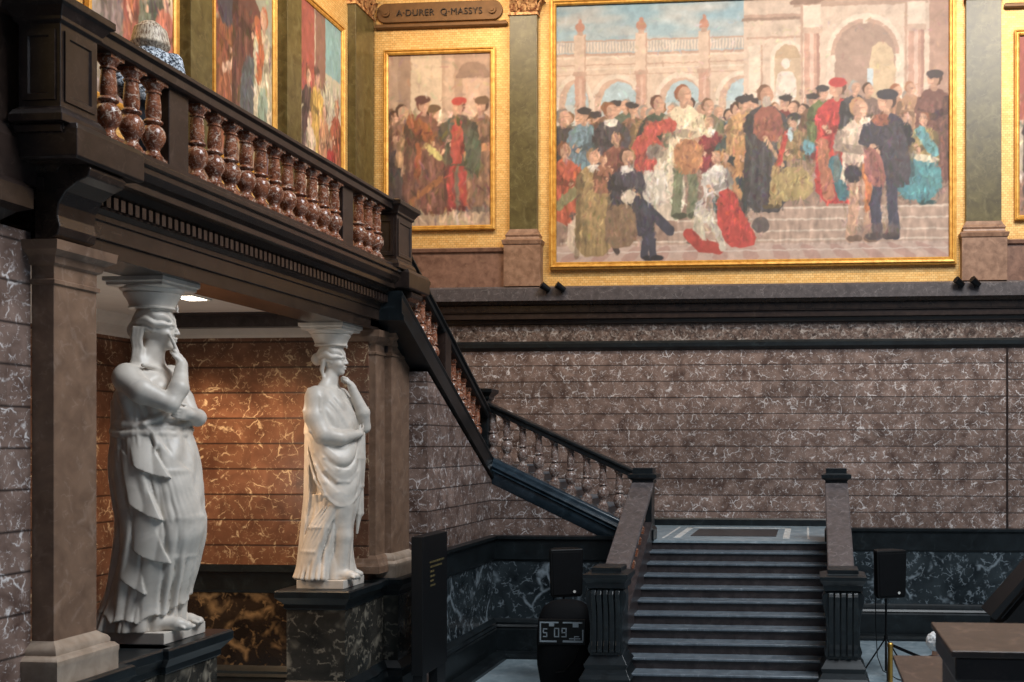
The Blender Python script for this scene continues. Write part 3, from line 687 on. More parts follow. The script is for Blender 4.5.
    v.line([(.10, .12, .07), (.30, .17, .05), (.40, .18, .035)], [.075, .06, .045], .03)
    for j in range(5): v.cap((.37, .12+.034*j, .038), (.43-.012*abs(j-1), .12+.034*j, .025), .02, .017, .006)
    for j in range(9):                                            # train spreading behind
        th_ = -2.0-.22*j; v.line([on_body(secs, th_, .75, -.03), on_body(secs, th_, .35, -.005), on_body(secs, th_, .03, .02)], [.02, .030, .034], .02)
    torso_head(v, .225, (.05, .015, 3.09), .36, True)
    v.mesh('figure', 'white_marble', t)
    capital_and_plinth(t, cx, cy)
statue_near(-6.785, 10.31)

# ---------------------------------------------------- statue two (farther): cloaked, fist to chin
def statue_far(cx, cy):
    t = thing('caryatid_statue', 'white marble statue of a cloaked woman resting her chin on her fist, farther of two', 'statue', (cx, cy, 2.12))
    v = Vol((-.62, -.58, -.01), (.68, .62, 3.40), .0115)
    secs = [(0, -.08, 0, .40, .38), (.1, -.07, 0, .37, .36), (.4, -.07, 0, .33, .34), (.8, -.03, 0, .33, .34), (1.2, .03, 0, .355, .355), (1.6, .04, 0, .365, .375), (1.95, .02, 0, .345, .385), (2.25, -.01, 0, .30, .375), (2.5, -.04, 0, .24, .36), (2.66, -.05, 0, .16, .31)]
    def under(th, z):
        ph = th+PI/2
        sweep = ph*3.2+np.clip(1.25-z, 0, 1.3)*1.9                 # folds drawn back to the heel
        return (.056*cloth(sweep, z*.5, 5)+.012*cloth(ph*9+z*2, z, 9)).astype(np.float32)
    v.star([q for q in secs if q[0] < 1.5], under, .01)
    # cloak: catenary folds from back shoulder to far hip; lower edge rises to the front
    def cloak(th, z):
        ph = th+PI/2
        edge = 1.02+.55*(ph-.75)**2*np.where(ph > .75, .35, 1.0)
        edge = np.where(np.abs(th) > 2.3, .02, np.where(ph < -.55, .02, edge))
        g = z-.42*(ph-.75)**2
        fr = np.exp(-((ph-.7)/1.15)**2)
        a = .042*fr*cloth(g*6.0, ph*.55, 4)+.045*(1-fr)*cloth(th*3.4, z*.45, 13)
        a = a*sm(2.75-z, 0, .5)+.02
        return np.where(z < edge, -.10, a+.016*np.exp(-((z-edge)/.04)**2)).astype(np.float32)
    v.star(secs, cloak, .008)
    def bodice(th, z): return (.058*cloth(th*2.2+z*4.6, z*1.3-th*.8, 19)+.012).astype(np.float32)
    v.star([(2.05, .01, 0, .32, .385), (2.25, .02, 0, .285, .375), (2.45, .02, 0, .25, .365), (2.60, -.02, 0, .19, .33), (2.68, -.04, 0, .13, .24)], bodice, .03)
    # heavy rolled lower edge, and the falling ends on the far side
    e = [on_body(secs, -PI/2+p_, z_, .012) for p_, z_ in ((-.75, 2.05), (-.55, 1.75), (-.25, 1.42), (.15, 1.19), (.6, 1.06), (1.0, 1.04), (1.4, 1.14), (1.8, 1.3))]
    v.line(e, [.008, .018, .024, .028, .030, .028, .024, .012], .02)
    for m_ in range(1, 5):
        e = [on_body(secs, -PI/2+p_, z_+.16*m_*(1+.15*abs(p_-.7)), .006) for p_, z_ in ((-.5, 1.75), (-.2, 1.42), (.15, 1.2), (.6, 1.06), (1.0, 1.04), (1.5, 1.16))]
        v.line(e, [.006, .016, .020, .022, .018, .008], .03)
    for j in range(4): v.line([(.30+.03*j, .02+.05*j, 2.05), (.385, .04+.05*j, 1.7), (.39-.01*j, .05+.05*j, 1.3), (.35-.02*j, .06+.05*j, .98+.08*j)], [.04, .042, .04, .03], .015)
    for j in range(3): v.line([(.33, .14+.05*j, 1.3), (.34, .16+.04*j, .9), (.31, .17+.03*j, .62+.1*j)], [.045, .04, .018], .012)
    # advanced leg under thin cloth
    v.ell((.20, -.12, 1.02), (.17, .17, .24), .08)
    v.line([(.22, -.12, 1.0), (.25, -.13, .6), (.22, -.14, .15)], [.14, .105, .085], .06)
    for j in range(6): v.line([on_body(secs, -PI/2+.75-.12*j, 1.04, .006), on_body(secs, -PI/2+.42-.15*j, .74, .012), on_body(secs, -PI/2+.02-.14*j, .40, .016), on_body(secs, -PI/2-.5-.1*j, .06, .01)], [.010, .020, .026, .024], .02)
    v.line([(.20, -.18, .07), (.36, -.16, .055), (.44, -.15, .04)], [.078, .064, .048], .03)
    for j in range(5): v.cap((.41, -.21+.034*j, .038), (.47-.012*abs(j-3), -.21+.034*j, .026), .02, .017, .006)
    v.line([(.08, .12, .07), (.28, .15, .05), (.36, .16, .035)], [.075, .06, .045], .03)
    for j in range(8): v.line([on_body(secs, -2.6+.2*j, .3, -.02), on_body(secs, -2.6+.2*j, .03, .015+.01*(j%2))], [.02, .034], .02)
    # shoulders; covered near arm bent across the belly
    v.ell((-.03, 0, 2.58), (.18, .37, .16), .06); v.cap((-.05, 0, 2.64), (.01, 0, 2.93), .125, .10, .05)
    v.ell((.15, -.12, 2.43), (.1, .12, .12), .05); v.ell((.15, .12, 2.43), (.1, .12, .12), .05)
    v.ell((-.05, -.34, 2.55), (.14, .13, .17), .05)
    v.line([(-.06, -.35, 2.54), (-.04, -.42, 2.28), (.08, -.41, 2.04)], [.135, .13, .125], .05)
    v.line([(.08, -.41, 2.04), (.27, -.27, 1.99), (.43, -.03, 2.05)], [.12, .095, .058], .03)
    hand(v, (.42, -.04, 2.05), (.10, 1, .25), (-.4, .1, .8), (.1, -.2, 1), .23, .55)
    for j in range(5): v.line([(-.14+.05*j, -.40-.01*j, 2.68-.03*j), (-.15+.055*j, -.50+.01*j, 2.36), (-.06+.055*j, -.50+.02*j, 2.08), (.02+.05*j, -.46+.035*j, 1.96+.01*j)], [.008, .014, .016, .008], .03)
    # far arm: elbow out, forearm up, fist at the chin
    v.ell((-.02, .35, 2.58), (.13, .13, .15), .05)
    v.line([(-.02, .36, 2.56), (.16, .37, 2.34), (.36, .29, 2.15)], [.122, .112, .09], .04)
    v.line([(.36, .29, 2.15), (.38, .21, 2.36), (.27, .09, 2.71)], [.092, .094, .06], .03)
    hand(v, (.28, .09, 2.71), (-.45, -.2, .85), (-.9, .1, -.2), (.1, -.9, .3), .26, 1.15)
    for j in range(7): v.line([(-.02+.03*j, -.30+.04*j, 2.66-.02*j), (.18+.008*j, -.16+.06*j, 2.46-.03*j), (.28, .08+.05*j, 2.22-.02*j)], [.014, .018, .012], .012)
    torso_head(v, .218, (.04, .0, 3.09), .22, False)
    v.mesh('figure', 'white_marble', t)
    capital_and_plinth(t, cx, cy, .34)
statue_far(-6.76, 14.34)

# ================================================================== PAINTINGS
R_ = np.random.default_rng(5)
class Canvas:
    """colour field in its own units, painted with soft-edged brush shapes"""
    def __init__(s, x0, x1, y0, y1, nx, ny, base):
        s.X = np.linspace(x0, x1, nx)[None, :]; s.Y = np.linspace(y0, y1, ny)[:, None]; s.nx, s.ny = nx, ny
        s.px = (x1-x0)/nx; s.a = np.empty((ny, nx, 3)); s.a[:] = np.array(base, float)
        s.g = rng.normal(size=(ny, nx))
        for _ in range(3): s.g = (s.g+np.roll(s.g, 1, 0)+np.roll(s.g, -1, 0)+np.roll(s.g, 1, 1)+np.roll(s.g, -1, 1))/3.2
        s.g /= s.g.std()
        s.lg = s.field(9); s.wx = s.field(5); s.wy = s.field(5)
    def field(s, cell):
        ny, nx = int(s.ny/cell)+3, int(s.nx/cell)+3; q = rng.normal(size=(ny, nx))
        yy = np.arange(s.ny)/cell; xx = np.arange(s.nx)/cell; y0 = yy.astype(int); x0 = xx.astype(int)
        fy = (yy-y0)[:, None]; fx = (xx-x0)[None, :]; fy = fy*fy*(3-2*fy); fx = fx*fx*(3-2*fx); y0 = y0[:, None]; x0 = x0[None, :]
        return (q[y0, x0]*(1-fy)+q[y0+1, x0]*fy)*(1-fx)+(q[y0, x0+1]*(1-fy)+q[y0+1, x0+1]*fy)*fx
    def drape(s, x0, x1, y0, y1, amt=.13):
        # loose brushwork: streaks running down the garments
        sl = s.win(x0, x1, y0, y1); ny, nx = s.a[sl].shape[:2]
        def vn(cx_, cy_):
            q = rng.normal(size=(int(ny/cy_)+3, int(nx/cx_)+3)); yy = np.arange(ny)/cy_; xx = np.arange(nx)/cx_; a = yy.astype(int); b = xx.astype(int)
            fy = (yy-a)[:, None]; fx = (xx-b)[None, :]; fy = fy*fy*(3-2*fy); fx = fx*fx*(3-2*fx); a = a[:, None]; b = b[None, :]
            return (q[a, b]*(1-fy)+q[a+1, b]*fy)*(1-fx)+(q[a, b+1]*(1-fy)+q[a+1, b+1]*fy)*fx
        k_ = vn(3.2, 13)*.7+vn(6, 7)*.6; s.a[sl] = np.clip(s.a[sl]*(1+amt*k_[..., None]), 0, 255)
    def dabs(s, x0, x1, y0, y1, n, L=5., w_=1.2, amt=.35, tilt=.5):
        # separate strokes laid over the garments, each a shade of the colour beneath it
        for _ in range(n):
            x, y = R_.uniform(x0, x1), R_.uniform(y0, y1)
            i = min(s.ny-1, max(0, int((y-s.Y[0, 0])/(s.Y[-1, 0]-s.Y[0, 0])*s.ny))); j = min(s.nx-1, max(0, int((x-s.X[0, 0])/(s.X[0, -1]-s.X[0, 0])*s.nx)))
            c = s.a[i, j]*R_.uniform(1-amt, 1+amt*.9)+R_.normal(0, 7, 3); a = PI/2+R_.normal(0, tilt); l_ = R_.uniform(.4, 1)*L/2
            k_ = R_.uniform(-.8, .8)
            s.stroke([(x-l_*math.cos(a), y-l_*math.sin(a)), (x+k_, y), (x+l_*math.cos(a), y+l_*math.sin(a))], w_*R_.uniform(.6, 1.3), np.clip(c, 0, 255), .6)
    def finish(s, warp=.6):
        yy = np.arange(s.ny)[:, None]; xx = np.arange(s.nx)[None, :]
        wy = np.clip(yy+s.wy*warp, 0, s.ny-1.01); wx = np.clip(xx+s.wx*warp, 0, s.nx-1.01)
        y0 = wy.astype(int); x0 = wx.astype(int); fy = (wy-y0)[..., None]; fx = (wx-x0)[..., None]; a = s.a
        a = (a[y0, x0]*(1-fy)+a[y0+1, x0]*fy)*(1-fx)+(a[y0, x0+1]*(1-fy)+a[y0+1, x0+1]*fy)*fx
        p = np.pad(a, ((1, 1), (1, 1), (0, 0)), 'edge'); b = (p[:-2, 1:-1]+p[2:, 1:-1]+p[1:-1, :-2]+p[1:-1, 2:])/4
        s.a = a*.6+b*.4
    def blend(s, m_, c, al=1.):
        m_ = np.clip(m_, 0, 1)[..., None]*al; s.a = s.a*(1-m_)+np.array(c, float)*m_
    def win(s, x0, x1, y0, y1):
        i0 = max(0, int((y0-s.Y[0, 0])/(s.Y[-1, 0]-s.Y[0, 0])*s.ny)-2); i1 = min(s.ny, int((y1-s.Y[0, 0])/(s.Y[-1, 0]-s.Y[0, 0])*s.ny)+3)
        j0 = max(0, int((x0-s.X[0, 0])/(s.X[0, -1]-s.X[0, 0])*s.nx)-2); j1 = min(s.nx, int((x1-s.X[0, 0])/(s.X[0, -1]-s.X[0, 0])*s.nx)+3)
        return slice(i0, max(i0, i1)), slice(j0, max(j0, j1))
    def put(s, sl, m_, c, al=1.):
        m_ = np.clip(m_, 0, 1)[..., None]*al; s.a[sl] = s.a[sl]*(1-m_)+np.array(c, float)*m_
    def ell(s, cx, cy, rx, ry, c, al=1., soft=1.0, half=None):
        sl = s.win(cx-rx-2, cx+rx+2, cy-ry-2, cy+ry+2)
        if sl[0].start >= sl[0].stop or sl[1].start >= sl[1].stop: return
        q = np.sqrt(((s.X[:, sl[1]]-cx)/rx)**2+((s.Y[sl[0]]-cy)/ry)**2)
        m_ = (1-q)*min(rx, ry)/(s.px*soft)+.5
        if half == 'top': m_ = np.minimum(m_, (cy-s.Y[sl[0]])/s.px+.5)
        s.put(sl, m_, c, al)
    def poly(s, pts, c, al=1., soft=1., rnd=1):
        for _ in range(rnd):                                       # round the brush outline
            pts = [q for (xa, ya), (xb, yb) in zip(pts, pts[1:]+pts[:1]) for q in ((xa*.75+xb*.25, ya*.75+yb*.25), (xa*.25+xb*.75, ya*.25+yb*.75))]
        xs = [p[0] for p in pts]; ys = [p[1] for p in pts]; sl = s.win(min(xs)-1, max(xs)+1, min(ys)-1, max(ys)+1)
        if sl[0].start >= sl[0].stop or sl[1].start >= sl[1].stop: return
        X = s.X[:, sl[1]]+0*s.Y[sl[0]]; Y = s.Y[sl[0]]+0*X
        ins = np.zeros(X.shape, bool); dist = np.full(X.shape, 1e9); n = len(pts)
        for i in range(n):
            xa, ya = pts[i]; xb, yb = pts[(i+1) % n]
            cr = ((ya > Y) != (yb > Y)) & (X < (xb-xa)*(Y-ya)/((yb-ya) or 1e-9)+xa); ins ^= cr
            dx, dy = xb-xa, yb-ya; L = dx*dx+dy*dy+1e-9; t = np.clip(((X-xa)*dx+(Y-ya)*dy)/L, 0, 1)
            dist = np.minimum(dist, np.hypot(X-xa-t*dx, Y-ya-t*dy))
        s.put(sl, np.where(ins, dist, -dist)/(s.px*soft)+.5, c, al)
    def rect(s, x0, x1, y0, y1, c, al=1.): s.poly([(x0, y0), (x1, y0), (x1, y1), (x0, y1)], c, al, 1., 0)
    def stroke(s, pts, w_, c, al=1.):
        for (xa, ya), (xb, yb) in zip(pts, pts[1:]):
            sl = s.win(min(xa, xb)-w_-1, max(xa, xb)+w_+1, min(ya, yb)-w_-1, max(ya, yb)+w_+1)
            if sl[0].start >= sl[0].stop or sl[1].start >= sl[1].stop: continue
            X = s.X[:, sl[1]]; Y = s.Y[sl[0]]
            dx, dy = xb-xa, yb-ya; L = dx*dx+dy*dy+1e-9; t = np.clip(((X-xa)*dx+(Y-ya)*dy)/L, 0, 1)
            d = np.hypot(X-xa-t*dx, Y-ya-t*dy); s.put(sl, (w_/2-d)/s.px+.5, c, al)
    def shade(s, x, sh, bw, bt, U, c, face):
        # modelled cloth: light flank, dark flank and slanting creases
        for i in range(9):
            t_ = R_.uniform(-1, 1); a = x+bw*t_*.9; y0 = sh+R_.uniform(3, 14)*U; L = R_.uniform(10, 34)*U; d_ = R_.uniform(-5, 5)*U
            k_ = .74 if t_*face < 0 else 1.16
            s.stroke([(a, y0), (a+d_*.5, y0+L*.5), (a+d_, min(bt, y0+L))], R_.uniform(1., 2.6)*U, np.clip(np.array(c, float)*k_, 0, 255), .5)
        s.stroke([(x-face*bw*.95, sh+9*U), (x-face*bw*1.05, bt)], 4.5*U, np.array(c, float)*.55, .45)
    def figure(s, x, y, h, col, kind='robe', face=1, hair=(70, 46, 34), hat=None, legs=(70, 62, 60), skin=(206, 158, 132), collar=None, w_=1.):
        """a person: y is the head centre, h the full height"""
        r = h*.061; U = h/100.; c = np.array(col, float); dk = c*.66; lt = np.minimum(255, c*1.16+14)
        sh = y+r*1.6; bw = 15*U*w_; bot = y+h*.92
        if kind in ('robe', 'half'):
            bt = bot if kind == 'robe' else y+h*.55
            s.poly([(x-5*U, sh-2*U), (x+5*U, sh-2*U), (x+bw, sh+7*U), (x+bw*1.12, (sh+bt)/2), (x+bw*1.25, bt), (x-bw*1.2, bt), (x-bw*1.15, (sh+bt)/2), (x-bw, sh+6*U)], c)
            for i in range(6):
                a = x+bw*(-.9+.36*i); s.stroke([(a*.6+x*.4, sh+10*U), (a, bt-2*U)], 1.8*U, dk if i % 2 else lt, .55)
        elif kind == 'stand':
            for q in (-1, 1):
                s.stroke([(x+q*4*U, y+48*U), (x+q*6*U+face*2*U, y+70*U), (x+q*6*U, y+91*U)], 7.5*U, legs); s.ell(x+q*6*U+face*3*U, y+92*U, 6*U, 2.4*U, np.array(legs)*.55)
            s.poly([(x-5*U, sh-2*U), (x+5*U, sh-2*U), (x+bw*.95, sh+7*U), (x+bw*.7, y+36*U), (x+bw*.95, y+54*U), (x-bw*.95, y+54*U), (x-bw*.7, y+36*U), (x-bw*.95, sh+7*U)], c)
            for i in range(5): a = x+bw*(-.7+.35*i); s.stroke([(a, y+38*U), (a*1., y+53*U)], 1.6*U, dk if i % 2 else lt, .6)
        elif kind == 'sit':
            kx = x+face*20*U
            s.poly([(x-5*U, sh-2*U), (x+5*U, sh-2*U), (x+bw, sh+8*U), (x+bw, y+40*U), (kx+face*3*U, y+42*U), (kx+face*6*U, y+66*U), (x+face*8*U, y+72*U), (x-bw, y+60*U), (x-bw, sh+8*U)], c)
            for q in (0, 1): s.stroke([(x+face*(8+8*q)*U, y+60*U), (kx+face*(4*q-2)*U, y+66*U), (kx+face*(8*q-4)*U, y+88*U)], 7*U, legs); s.ell(kx+face*(8*q)*U, y+90*U, 6*U, 2.6*U, np.array(legs)*.5)
            for i in range(5): s.stroke([(x+bw*(-.7+.3*i), sh+8*U), (x+bw*(-.5+.35*i)+face*6*U, y+62*U)], 1.8*U, dk if i % 2 else lt, .55)
        s.shade(x, sh, bw, (y+h*.5 if kind != 'robe' else bot), U, c, face)
        # arms meeting in front, cuffs and hands
        hx = x+face*8*U; hy = y+33*U
        for q in (-1, 1):
            s.stroke([(x+q*bw*.85, sh+8*U), (x+q*bw*1.0, y+27*U), (hx, hy+q*2*U)], 6*U, dk if q == -face else c)
            s.ell(hx+q*1.5*U, hy+q*2*U, 2.6*U, 2.2*U, skin)
        s.poly([(x-2.6*U, y+2*U), (x+2.6*U, y+2*U), (x+3*U, sh+1*U), (x-3*U, sh+1*U)], np.array(skin)*.85)
        if collar is not None: s.poly([(x-7*U, sh-2*U), (x+7*U, sh-2*U), (x+5*U, sh+4*U), (x, sh+5*U), (x-5*U, sh+4*U)], collar)
        s.ell(x-face*r*.18, y-r*.15, r*1.0, r*1.12, hair); s.ell(x+face*r*.16, y+r*.12, r*.86, r*1.06, skin); s.ell(x-face*r*.3, y+r*.2, r*.4, r*.8, np.array(skin)*.78, .6)
        s.ell(x+face*r*.45, y+r*.1, r*.3, r*.5, np.minimum(255, np.array(skin)*1.1), .7)
        s.stroke([(x+face*r*.02, y-r*.02), (x+face*r*.7, y-r*.02)], r*.12, (110, 72, 58), .45); s.stroke([(x+face*r*.15, y+r*.62), (x+face*r*.6, y+r*.62)], r*.12, (160, 90, 80), .4)
        if hat is not None: s.ell(x-face*r*.1, y-r*.75, r*1.25, r*.62, hat)
    def build(s, name, origin, ux, uz, parent, gain=1.0):
        s.finish()
        a = s.a*(1+.012*s.g[..., None]+.035*s.lg[..., None]); a = np.clip(a*gain/255, 0, 1)
        lin = np.where(a > .04045, ((a+.055)/1.055)**2.4, a/12.92)
        o = np.array(origin, float); U = np.array(ux, float); Z = np.array(uz, float); po = np.array(parent['_o'])
        i = np.linspace(0, 1, s.nx); j = np.linspace(0, 1, s.ny)
        V = o-po+i[None, :, None]*U+(1-j)[:, None, None]*Z
        idx = np.arange(s.nx*s.ny).reshape(s.ny, s.nx)
        Q = np.stack([idx[1:, :-1], idx[1:, 1:], idx[:-1, 1:], idx[:-1, :-1]], -1).reshape(-1, 4)
        me = bpy.data.meshes.new(name); me.vertices.add(s.nx*s.ny); me.vertices.foreach_set('co', V.ravel())
        me.loops.add(4*len(Q)); me.loops.foreach_set('vertex_index', Q.ravel().astype(np.int32))
        me.polygons.add(len(Q)); me.polygons.foreach_set('loop_start', np.arange(0, 4*len(Q), 4, dtype=np.int32))
        me.update(calc_edges=True)
        at = me.color_attributes.new('paint', 'FLOAT_COLOR', 'POINT')
        at.data.foreach_set('color', np.concatenate([lin.reshape(-1, 3), np.ones((s.nx*s.ny, 1))], 1).ravel())
        me.materials.append(MAT['paint_layer']); ob = bpy.data.objects.new(name, me); C.objects.link(ob); ob.parent = parent
        return ob

def frame_mesh(corners, nrm, prof):
    """corners: 4 points of the canvas edge; prof [(outset, height)] closed"""
    c = [Vector(p) for p in corners]; n_ = Vector(nrm); u = (c[1]-c[0]).normalized(); w_ = (c[3]-c[0]).normalized()
    sg = [(-1, -1), (1, -1), (1, 1), (-1, 1)]
    return MB().loft([[tuple(c[i]+(u*sg[i][0]+w_*sg[i][1])*o+n_*h) for i in range(4)] for o, h in prof], closed=True)
FR = [(-.02, .0), (-.02, .03), (0, .055), (.03, .05), (.05, .085), (.085, .09), (.10, .05), (.13, .045), (.14, 0)]
FRS = [(-.02, .0), (-.02, .03), (.01, .05), (.04, .045), (.055, .07), (.08, .06), (.085, 0)]

# -- the great painting: a gathering before an arcade (a generic crowd)
X0, X1, Z0, Z1 = -5.35, 2.98, 7.90, 13.44
gp = thing('large_painting', 'huge painting of a crowd before an arcade, in a gilt frame', 'painting', (-1.2, 22.0, 7.9))
cv = Canvas(555, 951, 6, 263, 594, 386, (176, 190, 196))
Yr = (cv.Y-6)/150.
for i_, cc in enumerate(((120, 168, 190), (196, 190, 184))):
    cv.blend((Yr if i_ else 1-Yr)+0*cv.X, cc, .8)
for _ in range(60): x_, y_ = rng.uniform(555, 760), rng.uniform(8, 48); cv.ell(x_, y_, rng.uniform(8, 26), rng.uniform(2, 6), (206, 196, 188), .28, 6)
ST = (214, 188, 168); SH = (186, 152, 134); LT = (228, 208, 190); PK = (194, 150, 132)
cv.rect(555, 748, 56, 170, ST)
for y_, c_, hgt in ((42, SH, 1.6), (55, SH, 2.4), (58, LT, 1.6), (66, SH, 1.2), (70, LT, 1.2), (76, SH, .8)): cv.rect(555, 748, y_, y_+hgt, c_)
cv.rect(555, 748, 44, 54, (178, 172, 168))
for x_ in np.arange(556, 748, 3.2): cv.rect(x_, x_+1.5, 44, 54, LT)
for xc in (574, 618, 683, 745):
    rr = 23 if xc != 574 else 16
    cv.ell(xc, 106, rr+4, 30, LT, 1, half='top'); cv.rect(xc-rr-4, xc+rr+4, 106, 150, LT)
    cv.ell(xc, 106, rr, 25, (202, 168, 148), 1, half='top'); cv.rect(xc-rr, xc+rr, 106, 150, (202, 168, 148))
    cv.ell(xc+3, 106, rr-4, 22, (170, 194, 204), 1, half='top'); cv.rect(xc-rr+7, xc+rr-1, 106, 150, (190, 198, 198))
for xc in (580, 643, 707):
    cv.rect(xc-6, xc+6, 36, 80, (212, 184, 164)); cv.rect(xc-5.4, xc+5.4, 76, 150, PK); cv.rect(xc-1, xc+2, 80, 150, (208, 170, 152)); cv.rect(xc-7, xc+7, 73, 77, SH); cv.rect(xc+4.5, xc+6, 36, 150, SH)
    cv.ell(xc, 29, 5, 5, (186, 128, 108)); cv.rect(xc-3, xc+3, 33, 37, SH); cv.ell(xc, 23, 2, 3, (186, 128, 108))
cv.rect(747, 951, 0, 190, (212, 188, 170))
cv.rect(747, 806, 22, 25, SH); cv.rect(745, 808, 25, 28, (150, 122, 106)); cv.rect(750, 806, 44, 46, SH); cv.rect(752, 764, 52, 150, LT); cv.rect(764, 766, 52, 150, SH)
cv.rect(797, 930, 0, 16, (176, 146, 128)); cv.poly([(792, 10), (828, -4), (832, 12), (794, 14)], (140, 110, 94)); cv.poly([(900, -6), (934, 8), (930, 12), (896, 10)], (140, 110, 94))
cv.rect(838, 880, 0, 12, (190, 160, 142))
cv.ell(791, 64, 17, 16, LT, 1, half='top'); cv.rect(774, 808, 64, 130, LT); cv.ell(791, 66, 13, 14, (186, 158, 128), 1, half='top'); cv.rect(778, 804, 66, 120, (192, 166, 140))
cv.ell(789, 70, 4, 5, (226, 214, 202)); cv.poly([(782, 78), (796, 78), (801, 92), (798, 112), (778, 112), (779, 92)], (224, 210, 198)); cv.stroke([(784, 82), (780, 96), (788, 102)], 3, (206, 188, 176))
for xc in (815, 918):
    cv.rect(xc-9, xc+9, 14, 36, LT); cv.rect(xc-10, xc+10, 36, 42, (198, 168, 150)); cv.rect(xc-7.5, xc+7.5, 42, 130, PK); cv.rect(xc-2, xc+2, 42, 130, (216, 180, 164)); cv.rect(xc+5, xc+8, 42, 130, (160, 120, 106)); cv.rect(xc-11, xc-8.5, 14, 120, SH)
cv.ell(868, 64, 38, 40, LT, 1, half='top'); cv.rect(830, 906, 64, 120, LT)
cv.ell(868, 64, 34, 35, SH, 1, half='top'); cv.ell(868, 65, 30, 32, (160, 132, 118), 1, half='top'); cv.rect(838, 898, 65, 130, (166, 136, 122))
cv.poly([(872, 60), (884, 50), (898, 62), (898, 130), (872, 130)], (204, 178, 146)); cv.rect(870, 876, 78, 100, (190, 206, 214)); cv.rect(866, 870, 26, 34, LT)
cv.rect(931, 951, 0, 130, (172, 136, 120))
# steps and pavement
cv.rect(555, 951, 150, 263, (150, 122, 108))
for y_, a, b in ((211, 690, 951), (222, 680, 951), (233, 670, 951), (242, 560, 951)): cv.rect(a, b, y_, y_+12, (182, 154, 138)); cv.rect(a, b, y_, y_+1.8, (216, 196, 180))
cv.rect(555, 951, 246, 263, (196, 170, 158))
for i in range(14): cv.poly([(555+i*32, 263), (572+i*32, 263), (590+i*28, 247), (578+i*28, 247)], (178, 140, 130), .8); cv.rect(555, 951, 252, 253, (214, 196, 186), .6)
sk = (204, 158, 134)
R_ = np.random.default_rng(5)
pal = [(60, 54, 58), (146, 60, 50), (150, 118, 80), (74, 84, 70), (120, 84, 66), (92, 112, 124), (168, 136, 104), (110, 44, 44)]
for x_ in np.arange(560, 948, 9.5):      # back row of heads
    cv.figure(x_+R_.uniform(-2, 2), 113+R_.uniform(-7, 8), 88, pal[R_.integers(len(pal))], 'half', 1 if R_.random() < .5 else -1, hair=[(70, 46, 36), (120, 84, 56), (150, 140, 130), (50, 38, 34)][R_.integers(4)], hat=(44, 38, 40) if R_.random() < .25 else None)
F_ = cv.figure
F_(563, 117, 112, (58, 52, 54), 'robe', 1, hair=(120, 110, 104)); F_(584, 116, 100, (96, 124, 140), 'half', -1, hat=(44, 40, 44)); F_(612, 112, 112, (64, 58, 66), 'robe', 1, hair=(128, 76, 50), collar=(230, 222, 210)); F_(618, 140, 90, (128, 74, 62), 'half', -1)
F_(660, 106, 110, (62, 74, 60), 'half', 1, hair=(90, 52, 40)); F_(652, 130, 90, (186, 76, 68), 'half', 1, hair=(150, 90, 70)); F_(711, 110, 100, (98, 102, 72), 'half', 1, hair=(110, 80, 58)); F_(713, 126, 88, (122, 46, 50), 'half', -1, hair=(130, 112, 96), collar=(226, 216, 204)); F_(733, 134, 96, (48, 60, 62), 'robe', -1, hair=(180, 150, 120)); F_(728, 160, 70, (166, 120, 84), 'sit', 1)
F_(746, 109, 95, (206, 158, 108), 'half', 1, hat=(44, 40, 44)); F_(752, 135, 84, (180, 130, 84), 'half', -1)
cv.poly([(658, 150), (684, 150), (690, 222), (652, 222)], (218, 200, 180)); cv.rect(645, 668, 172, 206, (224, 214, 200)); cv.ell(657, 154, 9, 8.5, (138, 124, 114)); cv.ell(657, 153, 4.5, 4, (110, 98, 90))
F_(686, 98, 130, (228, 208, 176), 'stand', 1, hair=(136, 78, 54), legs=(112, 118, 94)); cv.poly([(676, 142), (704, 142), (706, 176), (676, 178)], (176, 120, 84)); cv.stroke([(694, 120), (706, 132), (712, 138)], 6, (224, 204, 172))
cv.stroke([(640, 150), (655, 132), (672, 128)], 14, (188, 78, 68)); 
F_(769, 100, 126, (58, 56, 60), 'robe', 1, hair=(110, 76, 58), skin=(190, 140, 116)); cv.poly([(758, 112), (784, 112), (788, 146), (756, 146)], (138, 78, 66)); cv.ell(770, 107, 4.5, 5, (170, 156, 146)); cv.stroke([(768, 142), (786, 170)], 4, (196, 150, 120))
F_(797, 127, 92, (148, 122, 84), 'sit', -1, hair=(206, 200, 194), hat=(48, 44, 52), legs=(150, 126, 84)); cv.poly([(780, 172), (814, 172), (818, 204), (776, 206)], (166, 144, 96)); cv.stroke([(790, 138), (782, 168)], 5, (178, 60, 52)); cv.ell(812, 152, 6, 9, (90, 140, 156)); cv.ell(794, 140, 3, 7, (180, 204, 214))
F_(826, 100, 90, (98, 110, 66), 'half', 1, hat=(50, 46, 50)); F_(840, 96, 122, (176, 52, 52), 'robe', -1, hair=(90, 60, 50), hat=(182, 54, 54)); cv.stroke([(826, 150), (828, 176), (832, 200)], 12, (170, 104, 80)); cv.stroke([(838, 168), (846, 200)], 12, (56, 100, 112)); F_(858, 96, 90, (60, 58, 64), 'half', 1, hair=(150, 146, 142)); F_(871, 98, 88, (120, 96, 88), 'half', 1)
F_(899, 100, 90, (166, 118, 92), 'half', 1, hair=(150, 92, 62)); F_(913, 98, 84, (170, 128, 100), 'half', 1, hair=(160, 110, 82)); F_(936, 90, 110, (104, 66, 60), 'robe', -1, hat=(56, 46, 50)); F_(908, 128, 90, (168, 104, 74), 'sit', 1, hair=(120, 78, 58), collar=(228, 218, 206), legs=(70, 132, 142)); F_(926, 128, 84, (158, 134, 86), 'half', -1, hair=(140, 84, 60))
cv.poly([(906, 164), (942, 166), (944, 206), (896, 206)], (76, 136, 146)); cv.stroke([(922, 140), (936, 160)], 10, (88, 146, 156)); cv.poly([(914, 160), (942, 166), (938, 172), (912, 166)], (222, 206, 180))
